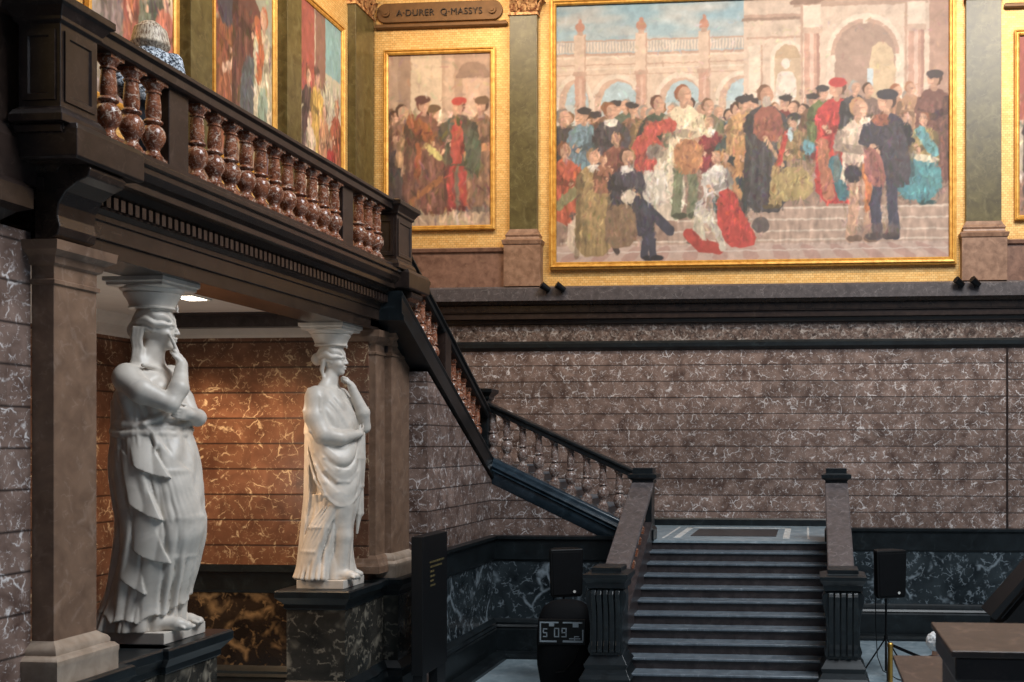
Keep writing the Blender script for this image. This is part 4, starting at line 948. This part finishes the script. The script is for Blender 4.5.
# foreground groups
F_(564, 150, 110, (178, 82, 60), 'sit', 1, hair=(110, 66, 48)); cv.stroke([(558, 205), (580, 188)], 10, (128, 122, 84)); cv.poly([(568, 215), (600, 215), (604, 256), (566, 256)], (206, 184, 162))
F_(594, 157, 108, (146, 122, 82), 'robe', 1, hair=(150, 118, 92), collar=(228, 218, 206)); cv.poly([(582, 176), (606, 174), (622, 200), (616, 224), (598, 244), (586, 232)], (156, 130, 88)); F_(604, 161, 60, (140, 90, 70), 'half', 1, hair=(160, 110, 84))
F_(628, 158, 112, (56, 54, 66), 'sit', 1, hair=(64, 44, 38), collar=(232, 224, 214), legs=(52, 54, 70)); cv.ell(630, 198, 8, 7, (222, 206, 186)); cv.stroke([(640, 202), (656, 216), (672, 232)], 10, (52, 54, 70)); cv.stroke([(612, 236), (618, 252)], 6, (60, 50, 50)); cv.poly([(606, 206), (636, 204), (640, 246), (606, 250)], (128, 102, 80))
F_(720, 161, 92, (204, 196, 190), 'sit', -1, hair=(176, 116, 74), collar=(238, 230, 220), legs=(204, 192, 172)); cv.poly([(718, 196), (736, 190), (748, 220), (764, 246), (738, 252), (722, 238)], (184, 62, 56)); cv.stroke([(692, 236), (704, 248), (722, 250)], 12, (172, 60, 52)); cv.stroke([(706, 214), (722, 236), (726, 250)], 7, (206, 196, 180)); cv.ell(764, 228, 9, 8, (84, 76, 76))
F_(862, 116, 138, (226, 198, 178), 'stand', 1, hair=(196, 146, 106), legs=(200, 156, 130), w_=1.05); cv.stroke([(868, 130), (884, 134), (896, 132)], 10, (232, 208, 190)); cv.poly([(846, 170), (876, 168), (872, 192), (850, 192)], (214, 172, 150)); cv.poly([(862, 172), (872, 168), (876, 214), (866, 218), (870, 196)], (206, 120, 74)); cv.ell(856, 180, 9, 9, (44, 42, 50))
F_(889, 110, 142, (50, 48, 60), 'stand', -1, hair=(60, 44, 40), hat=(44, 42, 50), legs=(58, 58, 76), w_=1.1); cv.poly([(888, 128), (906, 132), (916, 190), (896, 196), (884, 170)], (60, 56, 66)); cv.poly([(868, 152), (884, 160), (890, 194), (872, 192), (866, 172)], (150, 92, 86)); cv.ell(884, 128, 9, 6, (150, 84, 66))
cv.ell(880, 236, 26, 8, (120, 96, 88), .5, 4)
cv.drape(555, 951, 120, 246, .09)
cv.dabs(555, 951, 122, 208, 2700, 7., 1.5, .36, .55)
cv.dabs(562, 660, 205, 246, 300, 6., 1.4, .3, .5); cv.dabs(695, 765, 205, 246, 220, 6., 1.4, .3, .5); cv.dabs(846, 904, 205, 240, 160, 6., 1.4, .3, .4)
cv.dabs(555, 951, 96, 130, 700, 3., 1.1, .3, 1.)
cv.dabs(555, 951, 20, 100, 500, 6., 1.2, .10, 1.5)
# pale glass sheen, mixed into the picture's own colours
cv.a = cv.a*.84+np.array((200, 178, 160))*.16
cv.build('canvas', (X0, 21.95, Z0), (X1-X0, 0, 0), (0, 0, Z1-Z0), gp, .91)
frame_mesh([(X0, 21.93, Z0), (X1, 21.93, Z0), (X1, 21.93, Z1), (X0, 21.93, Z1)], (0, -1, 0), FR).build('frame', 'gilding', gp)
gpb = MB().box(X0-.05, X1+.05, 21.96, 22.02, Z0-.05, Z1+.05); gpb.build('backing', 'dark_stone', gp)

def small_painting(label, x0, x1, n, painter, origin, ux, nrm, corners, z0=8.74, z1=12.50):
    p = thing('wall_painting', label, 'painting', origin, 'tall gilt-framed paintings')
    c = Canvas(0, 100, 0, 150, 150, 224, (196, 170, 148)); painter(c); c.drape(0, 100, 55, 145, .09); c.dabs(0, 100, 50, 148, 650, 9., 1.8, .36, .5); c.dabs(0, 100, 0, 60, 120, 8., 2., .1, 1.)
    c.a = c.a*.88+np.array((208, 180, 150))*.12  # the same pale sheen blended into the canvas colours
    c.build('canvas', origin, ux, (0, 0, z1-z0), p, .98)
    frame_mesh(corners, nrm, FRS).build('frame', 'gilding', p)
def two_men(c):
    c.rect(0, 100, 0, 150, (176, 146, 124)); c.rect(22, 52, 0, 90, (206, 182, 156)); c.rect(10, 22, 0, 100, (160, 130, 110)); c.rect(55, 64, 0, 100, (190, 160, 138)); c.rect(64, 100, 0, 90, (170, 138, 118))
    c.ell(82, 22, 16, 14, (136, 108, 92), 1, half='top'); c.rect(72, 100, 22, 60, (198, 164, 142)); c.rect(0, 100, 132, 150, (176, 150, 126)); c.rect(64, 100, 104, 138, (110, 96, 84))
    for x, y in ((6, 56), (14, 50), (44, 52), (90, 46)): c.figure(x, y, 95, [(96, 60, 52), (120, 72, 58), (130, 96, 76), (74, 62, 60)][int(x) % 4], 'robe', 1 if x < 50 else -1, hat=(96, 70, 50) if x > 40 else None)
    c.figure(8, 74, 76, (62, 50, 52), 'robe', 1); c.figure(18, 66, 60, (206, 160, 120), 'half', 1, hair=(170, 110, 70))
    c.figure(34, 44, 98, (112, 74, 62), 'robe', 1, hair=(96, 52, 36), hat=(84, 50, 44), w_=1.15); c.stroke([(24, 58), (40, 72)], 12, (140, 80, 48)); c.stroke([(38, 80), (50, 90)], 6, (206, 190, 120)); c.stroke([(30, 80), (28, 106)], 6, (156, 86, 56)); c.stroke([(22, 128), (52, 108)], 5, (146, 92, 60))
    c.figure(68, 46, 96, (82, 74, 60), 'stand', -1, hair=(80, 50, 40), hat=(178, 60, 54), legs=(160, 62, 58), w_=1.2); c.poly([(62, 60), (72, 60), (74, 96), (60, 96)], (168, 70, 62)); c.stroke([(76, 88), (90, 82), (98, 82)], 7, (190, 130, 92)); c.poly([(76, 62), (90, 72), (90, 108), (74, 106)], (72, 78, 64))
def man_dark(c):
    c.rect(0, 100, 0, 150, (196, 178, 164)); c.rect(0, 26, 0, 60, (170, 84, 72)); c.rect(66, 100, 0, 60, (150, 150, 132)); c.rect(0, 100, 120, 150, (150, 118, 96))
    c.figure(20, 44, 110, (146, 82, 56), 'robe', 1, hair=(40, 36, 42), hat=(54, 52, 60)); c.ell(18, 48, 14, 16, (64, 58, 66)); c.stroke([(16, 92), (34, 84), (30, 104)], 7, (214, 172, 146))
    c.figure(56, 18, 128, (96, 58, 50), 'robe', 1, hair=(120, 90, 70), hat=(206, 176, 150), w_=1.25); c.poly([(46, 74), (74, 72), (76, 128), (40, 124)], (84, 88, 92)); c.stroke([(40, 0), (48, 26)], 14, (176, 98, 86))
    c.figure(84, 40, 108, (206, 190, 160), 'robe', -1, hair=(170, 100, 66)); c.poly([(74, 90), (92, 88), (88, 126), (72, 120)], (150, 170, 150)); c.ell(88, 134, 14, 16, (104, 84, 96)); c.stroke([(72, 46), (80, 66), (74, 84)], 10, (176, 96, 62))
def group_red(c):
    c.rect(0, 100, 0, 150, (182, 168, 150)); c.rect(0, 34, 0, 70, (150, 74, 66)); c.rect(36, 60, 0, 60, (128, 92, 80)); c.rect(60, 100, 0, 60, (128, 168, 172)); c.rect(60, 100, 44, 80, (190, 182, 160)); c.rect(0, 100, 120, 150, (140, 102, 84))
    c.figure(20, 56, 92, (76, 58, 60), 'robe', 1, hair=(120, 60, 44)); c.figure(40, 52, 92, (196, 158, 84), 'robe', 1, hat=(80, 60, 56)); c.figure(88, 66, 84, (150, 80, 60), 'robe', -1, hair=(150, 80, 56)); c.figure(58, 76, 80, (180, 130, 100), 'half', -1)
    c.figure(24, 88, 70, (214, 190, 168), 'robe', 1, hair=(190, 150, 120)); c.figure(74, 96, 66, (164, 52, 52), 'robe', -1, hair=(100, 60, 50)); c.poly([(14, 150), (34, 128), (54, 116), (74, 132), (80, 150)], (230, 216, 198)); c.stroke([(20, 92), (40, 124)], 7, (222, 200, 178))
def interior_grey(c):
    c.rect(0, 100, 0, 150, (150, 134, 126)); c.rect(60, 74, 0, 150, (120, 112, 104)); c.rect(0, 40, 0, 60, (178, 160, 148)); c.rect(82, 100, 60, 150, (206, 172, 142))
    c.figure(28, 60, 96, (132, 112, 108), 'robe', 1); c.figure(52, 66, 90, (168, 92, 74), 'robe', -1); c.figure(72, 52, 100, (98, 104, 86), 'robe', -1)
    c.figure(90, 74, 80, (190, 110, 92), 'half', -1)
zz0, zz1 = 8.74, 12.50
def back_small(label, x0, x1, fn): small_painting(label, 0, 0, 0, fn, (x0, 21.97, zz0), (x1-x0, 0, 0), (0, -1, 0), [(x0, 21.96, zz0), (x1, 21.96, zz0), (x1, 21.96, zz1), (x0, 21.96, zz1)])
def left_small(label, y0, y1, fn): small_painting(label, 0, 0, 0, fn, (-9.50, y0, zz0), (0, y1-y0, 0), (1, 0, 0), [(-9.51, y0, zz0), (-9.51, y1, zz0), (-9.51, y1, zz1), (-9.51, y0, zz1)])
back_small('tall painting of two men in red and brown shaking hands', -9.07, -6.76, two_men)
back_small('tall painting cut by the right edge of the view', 4.38, 6.7, group_red)
left_small('tall side-wall painting with a red kneeling figure, beside the corner pilaster', 18.86, 20.62, group_red)
left_small('tall side-wall painting with a man in a dark coat, second from the corner', 16.02, 17.86, man_dark)
left_small('muted side-wall painting behind the blond visitor', 13.1, 14.94, interior_grey)

# ---- pilasters
def pilaster(label, x0, x1, y0, y1, side):
    p = thing('pilaster', label, 'pilaster', ((x0+x1)/2, (y0+y1)/2, 7.4), 'green marble pilasters between the paintings')
    MB().box(x0, x1, y0, y1, 8.62, 13.24).build('shaft', 'pilaster_marble', p, bevel=.005)
    MB().stack(x0, x1, y0, y1, [(.1, 7.4), (.1, 8.28), (.12, 8.30), (.14, 8.38), (.07, 8.42), (.06, 8.46), (.08, 8.50), (.04, 8.56), (0, 8.64)]).build('base', 'brown_stone', p, bevel=.004)
    m_ = MB(); m_.stack(x0, x1, y0, y1, [(.03, 13.22), (.03, 13.28), (0, 13.30), (0, 13.75), (.06, 13.85), (.1, 13.9), (.1, 14.0)])
    # acanthus leaves in two rows
    cx, cy = (x0+x1)/2, (y0+y1)/2
    for row in range(2):
        for j in range(3):
            for fc in ((0, 1) if True else (0,)):
                u = -1+j+ (0 if row == 0 else .0)
                if fc == 0: px_, py_, dx, dy, wx, wy = cx+u*(x1-x0)*.33, y0, 0, -1, 1, 0
                else: px_, py_, dx, dy, wx, wy = x1, cy+u*(y1-y0)*.33, 1, 0, 0, 1
                zb = 13.30+row*.22; wd = .085
                rings = []
                for t_, o, w2 in ((0, .02, .8), (.3, .045, 1.1), (.6, .06, 1.), (.85, .10, .75), (1., .13, .35), (.93, .15, .2)):
                    z = zb+t_*.24; rings.append([(px_+dx*(o-.02)+wx*wd*w2*q, py_+dy*(o-.02)+wy*wd*w2*q, z) for q in (-1, 1)]+[(px_+dx*(o+.015)+wx*wd*w2*q, py_+dy*(o+.015)+wy*wd*w2*q, z) for q in (1, 0, -1)])
                m_.loft(rings)
    m_.build('capital', 'capital_gilding', p, smooth=True)
pilaster('green marble pilaster left of the huge painting', -6.34, -5.74, 21.86, 22.0, 0)
pilaster('green marble pilaster right of the huge painting', 3.30, 4.02, 21.86, 22.0, 0)
pilaster('green marble pilaster standing in the corner of the walls', -9.54, -9.36, 21.0, 21.9, 1)
pilaster('green marble pilaster between two side-wall paintings, second from corner', -9.54, -9.36, 18.12, 18.66, 1)
pilaster('green marble pilaster above the blond visitor', -9.54, -9.36, 15.16, 15.74, 1)
# brown dado under the paintings, gold cross mouldings
for n_, (a, b) in enumerate(((-9.3, -6.46), (4.14, 9.9))):
    struct(MB().stack(a, b, 21.93, 22.0, [(.02, 7.4), (.02, 8.15), (.07, 8.17), (.09, 8.24), (.02, 8.27)]).build('trim_%d' % (50+n_), 'dado_stone', bevel=.003))
    struct(MB().stack(a, b, 21.96, 22.0, [(.02, 13.05), (.05, 13.08), (.05, 13.13), (.02, 13.16)]).build('trim_%d' % (52+n_), 'bronze_plaque'))
struct(MB().stack(-9.54, -9.50, -2, 21.0, [(.0, 6.5), (.02, 6.5), (.02, 8.15), (.07, 8.17), (.09, 8.24), (.02, 8.27)]).build('trim_54', 'dado_stone'))
pl = thing('name_plaque', 'brown cartouche plaque lettered above the painting of two men', 'plaque', (-7.92, 21.96, 13.38))
m_ = MB(); pts = []
for a in range(13): t_ = -PI/2+a*PI/12; pts.append((-6.72+.2*math.cos(t_), 13.40+.21*math.sin(t_)))
for a in range(13): t_ = PI/2+a*PI/12; pts.append((-9.12+.2*math.cos(t_), 13.40+.21*math.sin(t_)))
m_.prism(pts, 'y', 21.94, 22.01); plate = m_.build('plate', 'bronze_plaque', pl, bevel=.012)
for x in (-9.1, -6.74):
    MB().tube([(x, 21.95, 13.40), (x, 21.90, 13.40)], .09, 16).tube([(x, 21.91, 13.40), (x, 21.88, 13.40)], .045, 12).build('rosette', 'bronze_plaque', pl)
tc = bpy.data.curves.new('lettering', 'FONT'); tc.body = 'A·DURER  Q·MASSYS'; tc.size = .195; tc.extrude = .008; tc.align_x = 'CENTER'; tc.align_y = 'CENTER'; tc.space_character = 1.08
tc.materials.append(MAT['engraving']); to = bpy.data.objects.new('lettering', tc); C.objects.link(to); 
tm = bpy.data.meshes.new_from_object(to); bpy.data.objects.remove(to)
to = bpy.data.objects.new('lettering', tm); C.objects.link(to); to.parent = plate
to.location = (0.01, -.035, .0); to.rotation_euler = (PI/2, 0, 0)

# ---- spotlights on the cornice
for x, lab in ((-5.45, 'small black spotlight on the cornice left of the huge painting'), (3.08, 'small black spotlight on the cornice right of the huge painting')):
    s_ = thing('spotlight', lab, 'spotlight', (x, 21.6, 7.35), 'small spotlights on the cornice')
    for dx in (0, .32):
        MB().tube([(x+dx-.06, 21.34, 7.36), (x+dx+.09, 21.43, 7.25)], [.075, .06], 14).build('lamp_head', 'black_metal', s_)
        MB().tube([(x+dx+.02, 21.50, 7.20), (x+dx+.02, 21.38, 7.30)], .014, 8).build('bracket', 'black_metal', s_)
# niche downlight
t = thing('downlight', 'small bright rectangular downlight in the pale niche ceiling', 'lamp', (-8.0, 12.95, 5.94))
MB().box(-8.16, -7.84, 12.72, 13.18, 5.925, 5.945).build('trim_ring', 'white_paint', t); MB().box(-8.12, -7.88, 12.78, 13.12, 5.915, 5.926).build('diffuser', 'lamp_glow', t)

# ================================================================== OBJECTS ON THE FLOOR
def speaker(x, y, z0, z1, w_, label, stand_label, lean=0):
    t = thing('loudspeaker', label, 'loudspeaker', (x, y, z0))
    h = .5*w_; d_ = .34
    poly = [(x-h, y), (x+h, y), (x+h, y+.08), (x+h*.62, y+d_), (x-h*.62, y+d_), (x-h, y+.08)]
    rot = .42; cr, sr = math.cos(rot), math.sin(rot); yc = y+.17
    def T(p): a, b = (p[0]-x)*1.0, p[1]-yc; return (x+a*cr-b*sr, yc+a*sr+b*cr, p[2])
    def rb(m_): m_.v = [T(p) for p in m_.v]; return m_
    rb(MB().loft([[(x+(a-x)*f, b, z) for a, b in poly] for f, z in ((.86, z0), (.94, z0+.06), (1, z1-.04), (.97, z1))])).build('cabinet', 'black_plastic', t, bevel=.018)
    gr = rb(MB().loft([[(x+(q*h-q*.03)*f, b, z) for q, b in ((-1, y-.012), (1, y-.012), (1, y+.004), (-1, y+.004))] for f, z in ((.9, z0+.04), (.97, z1-.05))])).build('grille', 'black_cloth', t, bevel=.008)
    rb(MB().tube([(x+h*.45, y-.013, z0+.09), (x+h*.45, y-.02, z0+.09)], .024, 14)).build('badge', 'white_paint', gr)
    s_ = thing('speaker_stand', stand_label, 'stand', (x-.02, y+.17, 0))
    MB().tube([(x-.02, y+.17, .1), (x-.02, y+.17, z0-.002)], [.022, .018], 12).build('pole', 'black_metal', s_)
    MB().tube([(x-.02, y+.17, .62), (x-.02, y+.17, .72)], .035, 12).build('collar', 'black_metal', s_)
    for j in range(3):
        a = j*2*PI/3+.5; MB().tube([(x-.02, y+.17, .68), (x-.02+.45*math.cos(a), y+.17+.45*math.sin(a), .02)], .014, 8).build('leg', 'black_metal', s_)
speaker(-4.03, 17.0, 1.48, 2.28, .56, 'black loudspeaker on a pole left of the great staircase', 'thin black tripod stand under the left loudspeaker')
speaker(1.40, 18.0, 1.38, 2.2, .58, 'black loudspeaker on a pole right of the great staircase', 'thin black tripod stand under the right loudspeaker')
for x, y, lab in ((-4.22, 17.15, 'thin black cable hanging from the left loudspeaker'), (1.2, 18.15, 'thin black cable hanging from the right loudspeaker')):
    z_ = 1.5
    m_ = MB().tube([(x, y, 1.5), (x, y, .9), (x+.03, y, .35), (x+.12, y-.05, .12), (x+.35, y-.2, .015), (x+.6, y-.5, .015)], .009, 6).build('cable', 'black_plastic', None, smooth=True); tag(m_, lab, 'cable')
# dark rounded covered machine with printed panel
kx, ky = -3.84, 16.45
t = thing('covered_kiosk', 'rounded black covered kiosk with white printed panel, below the left loudspeaker', 'kiosk', (kx, ky, 0))
rings = []
for z, w_, d_ in ((0, .33, .22), (.04, .37, .26), (.5, .45, .30), (.95, .46, .30), (1.25, .43, .27), (1.42, .36, .2), (1.50, .24, .12), (1.53, .1, .05)):
    rings.append([(kx+w_*math.copysign(abs(math.cos(a))**.6, math.cos(a)), ky+d_*math.copysign(abs(math.sin(a))**.6, math.sin(a)), z) for a in [i*2*PI/28 for i in range(28)]])
MB().loft(rings).build('cover', 'black_cloth', t, smooth=True)
m_ = MB(); Yp = ky-.318
def bar(x0, x1, z0, z1): m_.box(kx+x0, kx+x1, Yp-.006, Yp+.05, z0, z1)
bar(-.35, -.05, 1.20, 1.22); bar(.02, .33, 1.20, 1.22); bar(-.35, -.33, .92, 1.20); bar(-.35, -.08, .90, .925); bar(.02, .34, .90, .93); bar(.33, .35, .92, 1.1)
bar(-.20, -.12, 1.15, 1.2); bar(.18, .27, 1.14, 1.2)
for x in (-.30,): bar(x, x+.07, 1.1, 1.115); bar(x, x+.015, 1.05, 1.11); bar(x, x+.07, 1.04, 1.055); bar(x+.055, x+.07, .99, 1.05); bar(x, x+.07, .98, .995)
for x in (-.12, .0):
    bar(x, x+.08, 1.11, 1.125); bar(x+.065, x+.08, .99, 1.12); bar(x, x+.08, .98, .995); bar(x, x+.015, 1.04 if x == 0 else .99, 1.12); bar(x, x+.08, 1.045, 1.06) if x == 0 else None
bar(.12, .3, .95, .965); bar(.2, .215, .93, .99); bar(.2, .28, .985, .999)
dp = MB().box(kx-.38, kx+.38, Yp+.005, Yp+.06, .86, 1.26).build('display', 'black_plastic', t, bevel=.01)
m_.build('printed_panel', 'white_print', dp)
MB().tube([(kx-.1, ky-.30, .42), (kx+.05, ky-.33, .45), (kx+.2, ky-.31, .62), (kx+.27, ky-.3, .8)], .012, 8).build('strap', 'black_plastic', t)
# sign totem
t = thing('sign_totem', 'tall slim black sign totem with small gold text, beside the far pier', 'sign', (-5.68, 15.3, 0))
tp = MB().box(-5.78, -5.6, 14.85, 15.88, .62, 2.66).build('panel', 'totem_metal', t, bevel=.008)
for a, b in ((14.87, 15.05), (15.5, 15.86)): MB().box(-5.76, -5.62, a, b, 0, .64).build('leg', 'totem_metal', t)
m_ = MB()
for n_, (z, L, off) in enumerate(((2.24, .62, .0), (2.17, .5, .03), (2.10, .17, .03), (2.03, .2, .03), (1.96, .15, .03), (1.89, .22, .03))):
    y0 = 15.12+off
    while L > 0:
        w_ = min(L, random.uniform(.05, .12)); m_.box(-5.601, -5.596, y0, y0+w_-.018, z, z+.028); y0 += w_; L -= w_
m_.build('text_lines', 'gold_text', tp)
# stanchion with belt
t = thing('stanchion', 'brass post with black belt, front of the right loudspeaker', 'stanchion', (1.28, 16.0, 0))
MB().lathe(1.28, 16.0, [(.16, 0), (.16, .02), (.1, .035), (.03, .05)], 28).build('base', 'brass', t, smooth=True)
MB().lathe(1.28, 16.0, [(.038, .04), (.038, .93), (.045, .935), (.045, .985), (.03, 1.0)], 24).build('post', 'brass', t, smooth=True)
MB().sweep((1.32, 16.0, .96), (2.3, 15.6, .62), (0, 1, 0), [(-.004, -.03), (-.004, .02), (.004, .02), (.004, -.03)]).build('belt', 'black_cloth', t)
# slanted black unit at the right edge
t = thing('slanted_console', 'black console with slanted blue-sheened lid at the right edge', 'console', (3.6, 17, 0))
MB().prism([(2.86, 1.34), (3.56, 2.16), (3.63, 2.12), (2.95, 1.28)], 'y', 16.5, 17.4).build('lid', 'totem_metal', t, bevel=.01)
MB().prism([(3.0, .0), (4.6, .0), (4.6, 1.84), (3.6, 1.84), (3.12, 1.26), (3.0, 1.2)], 'y', 16.6, 17.35).build('body', 'black_plastic', t, bevel=.02)
MB().tube([(3.04, 16.56, 1.30), (3.6, 16.56, 1.98)], .015, 8).build('strut', 'black_metal', t)
# near stone blocks, lower right
t = thing('stone_block', 'tall brown-topped dark block in the near lower right corner', 'pedestal', (1.2, 5.0, 0))
MB().stack(.66, 2.4, 4.68, 5.40, [(-.03, 0), (-.03, 2.95), (0, 2.96), (0, 3.07)]).build('body', 'dark_stone', t, bevel=.01)
MB().stack(.64, 2.42, 4.66, 5.42, [(0, 3.07), (0, 3.1)]).build('top_slab', 'block_stone', t, bevel=.006)
t = thing('stone_block', 'lower brown-topped block behind the tall near one', 'pedestal', (1.2, 6.5, 0))
MB().stack(.60, 2.0, 5.95, 7.0, [(-.03, 0), (-.03, 2.54), (0, 2.55), (0, 2.57)]).build('body', 'dark_stone', t, bevel=.01)
MB().stack(.58, 2.02, 5.93, 7.05, [(0, 2.57), (0, 2.6)]).build('top_slab', 'block_stone', t, bevel=.006)

# ================================================================== PEOPLE
def person(label, x, y, z, H, yaw, hairmat, topmat, hairlong, lean=0.):
    t = thing('person', label, 'person', (x, y, z)); t.rotation_euler = (0, 0, yaw)
    s_ = H/1.7
    def S(p): return tuple(a*s_ for a in p)
    v = Vol((-.4*s_, -.45*s_, -.01), (.5*s_, .45*s_, 1.78*s_), .014*s_)
    hd = (.06+lean, 0, 1.58)
    v.ell(S((lean*.5, 0, 1.2)), S((.12, .17, .26)), .04); v.ell(S((0, 0, .95)), S((.13, .17, .16)), .04)
    v.cap(S((lean*.6, 0, 1.38)), S(hd), .055*s_, .05*s_, .03)
    for q in (-1, 1):
        v.line([S((0, q*.09, .9)), S((.03, q*.09, .5)), S((0, q*.09, .09))], [.085*s_, .06*s_, .045*s_], .03)
        v.line([S((-.03, q*.09, .05)), S((.14, q*.1, .035))], [.045*s_, .035*s_], .02)
        v.line([S((lean*.5, q*.19, 1.36)), S((.02, q*.25, 1.1)), S((.2, q*.2, 1.0))], [.055*s_, .045*s_, .032*s_], .03)
        hand(v, S((.2, q*.2, 1.0)), (1, -q*.3, .05), (0, 0, -1), (.2, -q, .2), .17*s_, .5, .01)
    head_face(v, S(hd), .115*s_, 0., .008)
    v.mesh('body', 'skin', t)
    v = Vol((-.4*s_, -.45*s_, .78*s_), (.4*s_, .45*s_, 1.5*s_), .014*s_)
    v.ell(S((lean*.5, 0, 1.2)), S((.15, .20, .27)), .04); v.ell(S((0, 0, .97)), S((.155, .195, .15)), .04); v.ell(S((lean*.7, 0, 1.36)), S((.1, .2, .08)), .04)
    for q in (-1, 1): v.line([S((lean*.5, q*.19, 1.36)), S((.02, q*.255, 1.1)), S((.15, q*.22, 1.02))], [.075*s_, .06*s_, .048*s_], .03)
    v.mesh('top_garment', topmat, t)
    v = Vol((-.3*s_, -.3*s_, .03), (.3*s_, .3*s_, 1.0*s_), .015*s_)
    v.ell(S((0, 0, .93)), S((.145, .185, .12)), .04)
    for q in (-1, 1): v.line([S((0, q*.09, .88)), S((.03, q*.09, .5)), S((0, q*.09, .1))], [.105*s_, .08*s_, .065*s_], .02)
    v.mesh('trousers', 'trouser_cloth', t)
    for q in (-1, 1): MB().tube([S((-.07, q*.09, .045)), S((.04, q*.095, .05)), S((.19, q*.105, .035))], [.045*s_, .055*s_, .035*s_], 12).build('shoe', 'shoe_leather', t, smooth=True, loc=(0, 0, 0))
    v = Vol((-.25*s_+lean*s_, -.22*s_, 1.3*s_), (.25*s_+lean*s_, .22*s_, 1.78*s_), .009*s_)
    c = Vector(hd)
    v.ell(S((c.x-.02, 0, c.z+.03)), S((.125, .118, .112)), .01)
    n = 20 if hairlong else 40
    R2 = random.Random(3)
    if hairlong:
        for i in range(n):
            a = PI*.45+i/(n-1)*PI*1.1
            dx, dy = math.cos(a), math.sin(a)
            v.line([S((c.x-.02+.03*dx, .03*dy, c.z+.115)), S((c.x-.01+.118*dx, .115*dy, c.z+.05)), S((c.x-.02+.15*dx, .145*dy, c.z-.08)), S((c.x-.02+.10*dx, .10*dy, c.z-.17+.02*R2.random()))], [.02*s_, .024*s_, .022*s_, .012*s_], .006)
    else:
        for i in range(n*3):
            a = R2.uniform(0, 2*PI); e = R2.uniform(-.2, 1.5); dx, dy, dz = math.cos(a)*math.cos(e), math.sin(a)*math.cos(e), math.sin(e)
            if dx > .45 and dz < .55: continue
            v.ell(S((c.x-.02+.115*dx, .105*dy, c.z+.03+.11*dz)), (.024*s_,)*3, .004)
    v.ell(S((c.x+.10, 0, c.z-.03)), S((.07, .075, .105)), .008, True)
    v.mesh('hair', hairmat, t)
person('person with blond hair and black-and-white patterned blouse leaning on the gallery balustrade', -6.74, 10.22, 6.5, 1.90, 2.2, 'blond_hair', 'print_blouse', True, .05)
person('person with white curly hair and grey top, mostly hidden by the near blocks', 1.56, 12.7, 0, 1.72, 1.3, 'white_hair', 'grey_cloth', False)

# ================================================================== LIGHT
def area(name, loc, target, size, energy, col, sy=None, spread=None):
    l = bpy.data.lights.new(name, 'AREA'); l.energy = energy; l.color = col; l.size = size
    if sy: l.shape = 'RECTANGLE'; l.size_y = sy
    if spread: l.spread = spread
    o = bpy.data.objects.new(name, l); C.objects.link(o); o.location = loc
    o.rotation_euler = (Vector(target)-Vector(loc)).to_track_quat('-Z', 'Y').to_euler(); return o
def spot(name, loc, target, energy, col, ang, blend=.7, r=.25):
    l = bpy.data.lights.new(name, 'SPOT'); l.energy = energy; l.color = col; l.spot_size = math.radians(ang); l.spot_blend = blend; l.shadow_soft_size = r
    o = bpy.data.objects.new(name, l); C.objects.link(o); o.location = loc
    o.rotation_euler = (Vector(target)-Vector(loc)).to_track_quat('-Z', 'Y').to_euler(); return o
COOL = (.90, .95, 1.0); WARM = (1.0, .80, .56); ORG = (1.0, .66, .38)
area('skylight', (5.0, 9, 17.5), (0, 12.5, 0), 6.5, 3300, COOL, 9)
for x in (-8, -4.6, -1.2, 2.4, 6): spot('painting_light', (x, 14.5, 16.5), (x, 22, 10.8), 1900, WARM, 62, 1., .3)
for y in (9, 13, 17, 20.4): spot('side_painting_light', (-4.0, y, 15.5), (-9.54, y, 10.6), 1300, WARM, 62, 1., .3)
for x, y in ((-9.0, 13.7), (-7.7, 13.4), (-8.3, 11.6)): spot('niche_light', (x, y, 5.88), (x-.1, 14.9, 3.0), 300, ORG, 74, .8, .1)
pt = bpy.data.lights.new('niche_bounce_fill', 'POINT'); pt.energy = 55; pt.color = (1, .86, .7); pt.shadow_soft_size = .4  # added unseen fill standing in for light bounced up to the niche ceiling
po = bpy.data.objects.new('niche_bounce_fill', pt); C.objects.link(po); po.location = (-8.6, 12.0, 3.4)
spot('niche_light', (-8.8, 10.5, 5.88), (-10.2, 11.5, 3.0), 120, ORG, 95, .8, .1)
w = bpy.data.worlds.new('hall_air'); bpy.context.scene.world = w; w.use_nodes = True
w.node_tree.nodes['Background'].inputs[0].default_value = (.42, .58, .8, 1); w.node_tree.nodes['Background'].inputs[1].default_value = .15

# ================================================================== CAMERA
cd = bpy.data.cameras.new('camera'); cam = bpy.data.objects.new('camera', cd); C.objects.link(cam); bpy.context.scene.camera = cam
cam.location = (0, 0, 4.01); cam.rotation_euler = (PI/2, 0, math.atan(86/1040))
cd.sensor_width = 36; cd.lens = 36*1040/1024; cd.shift_x = -(720-512)/1024; cd.shift_y = (445-341)/1024
cd.dof.use_dof = True; cd.dof.focus_distance = 19.; cd.dof.aperture_fstop = 4.2
vs = bpy.context.scene.view_settings; vs.view_transform = 'Standard'; vs.look = 'None'; vs.exposure = 0.; vs.gamma = 1.; vs.use_curve_mapping = False
for o in bpy.data.objects:
    if '_o' in o: del o['_o']
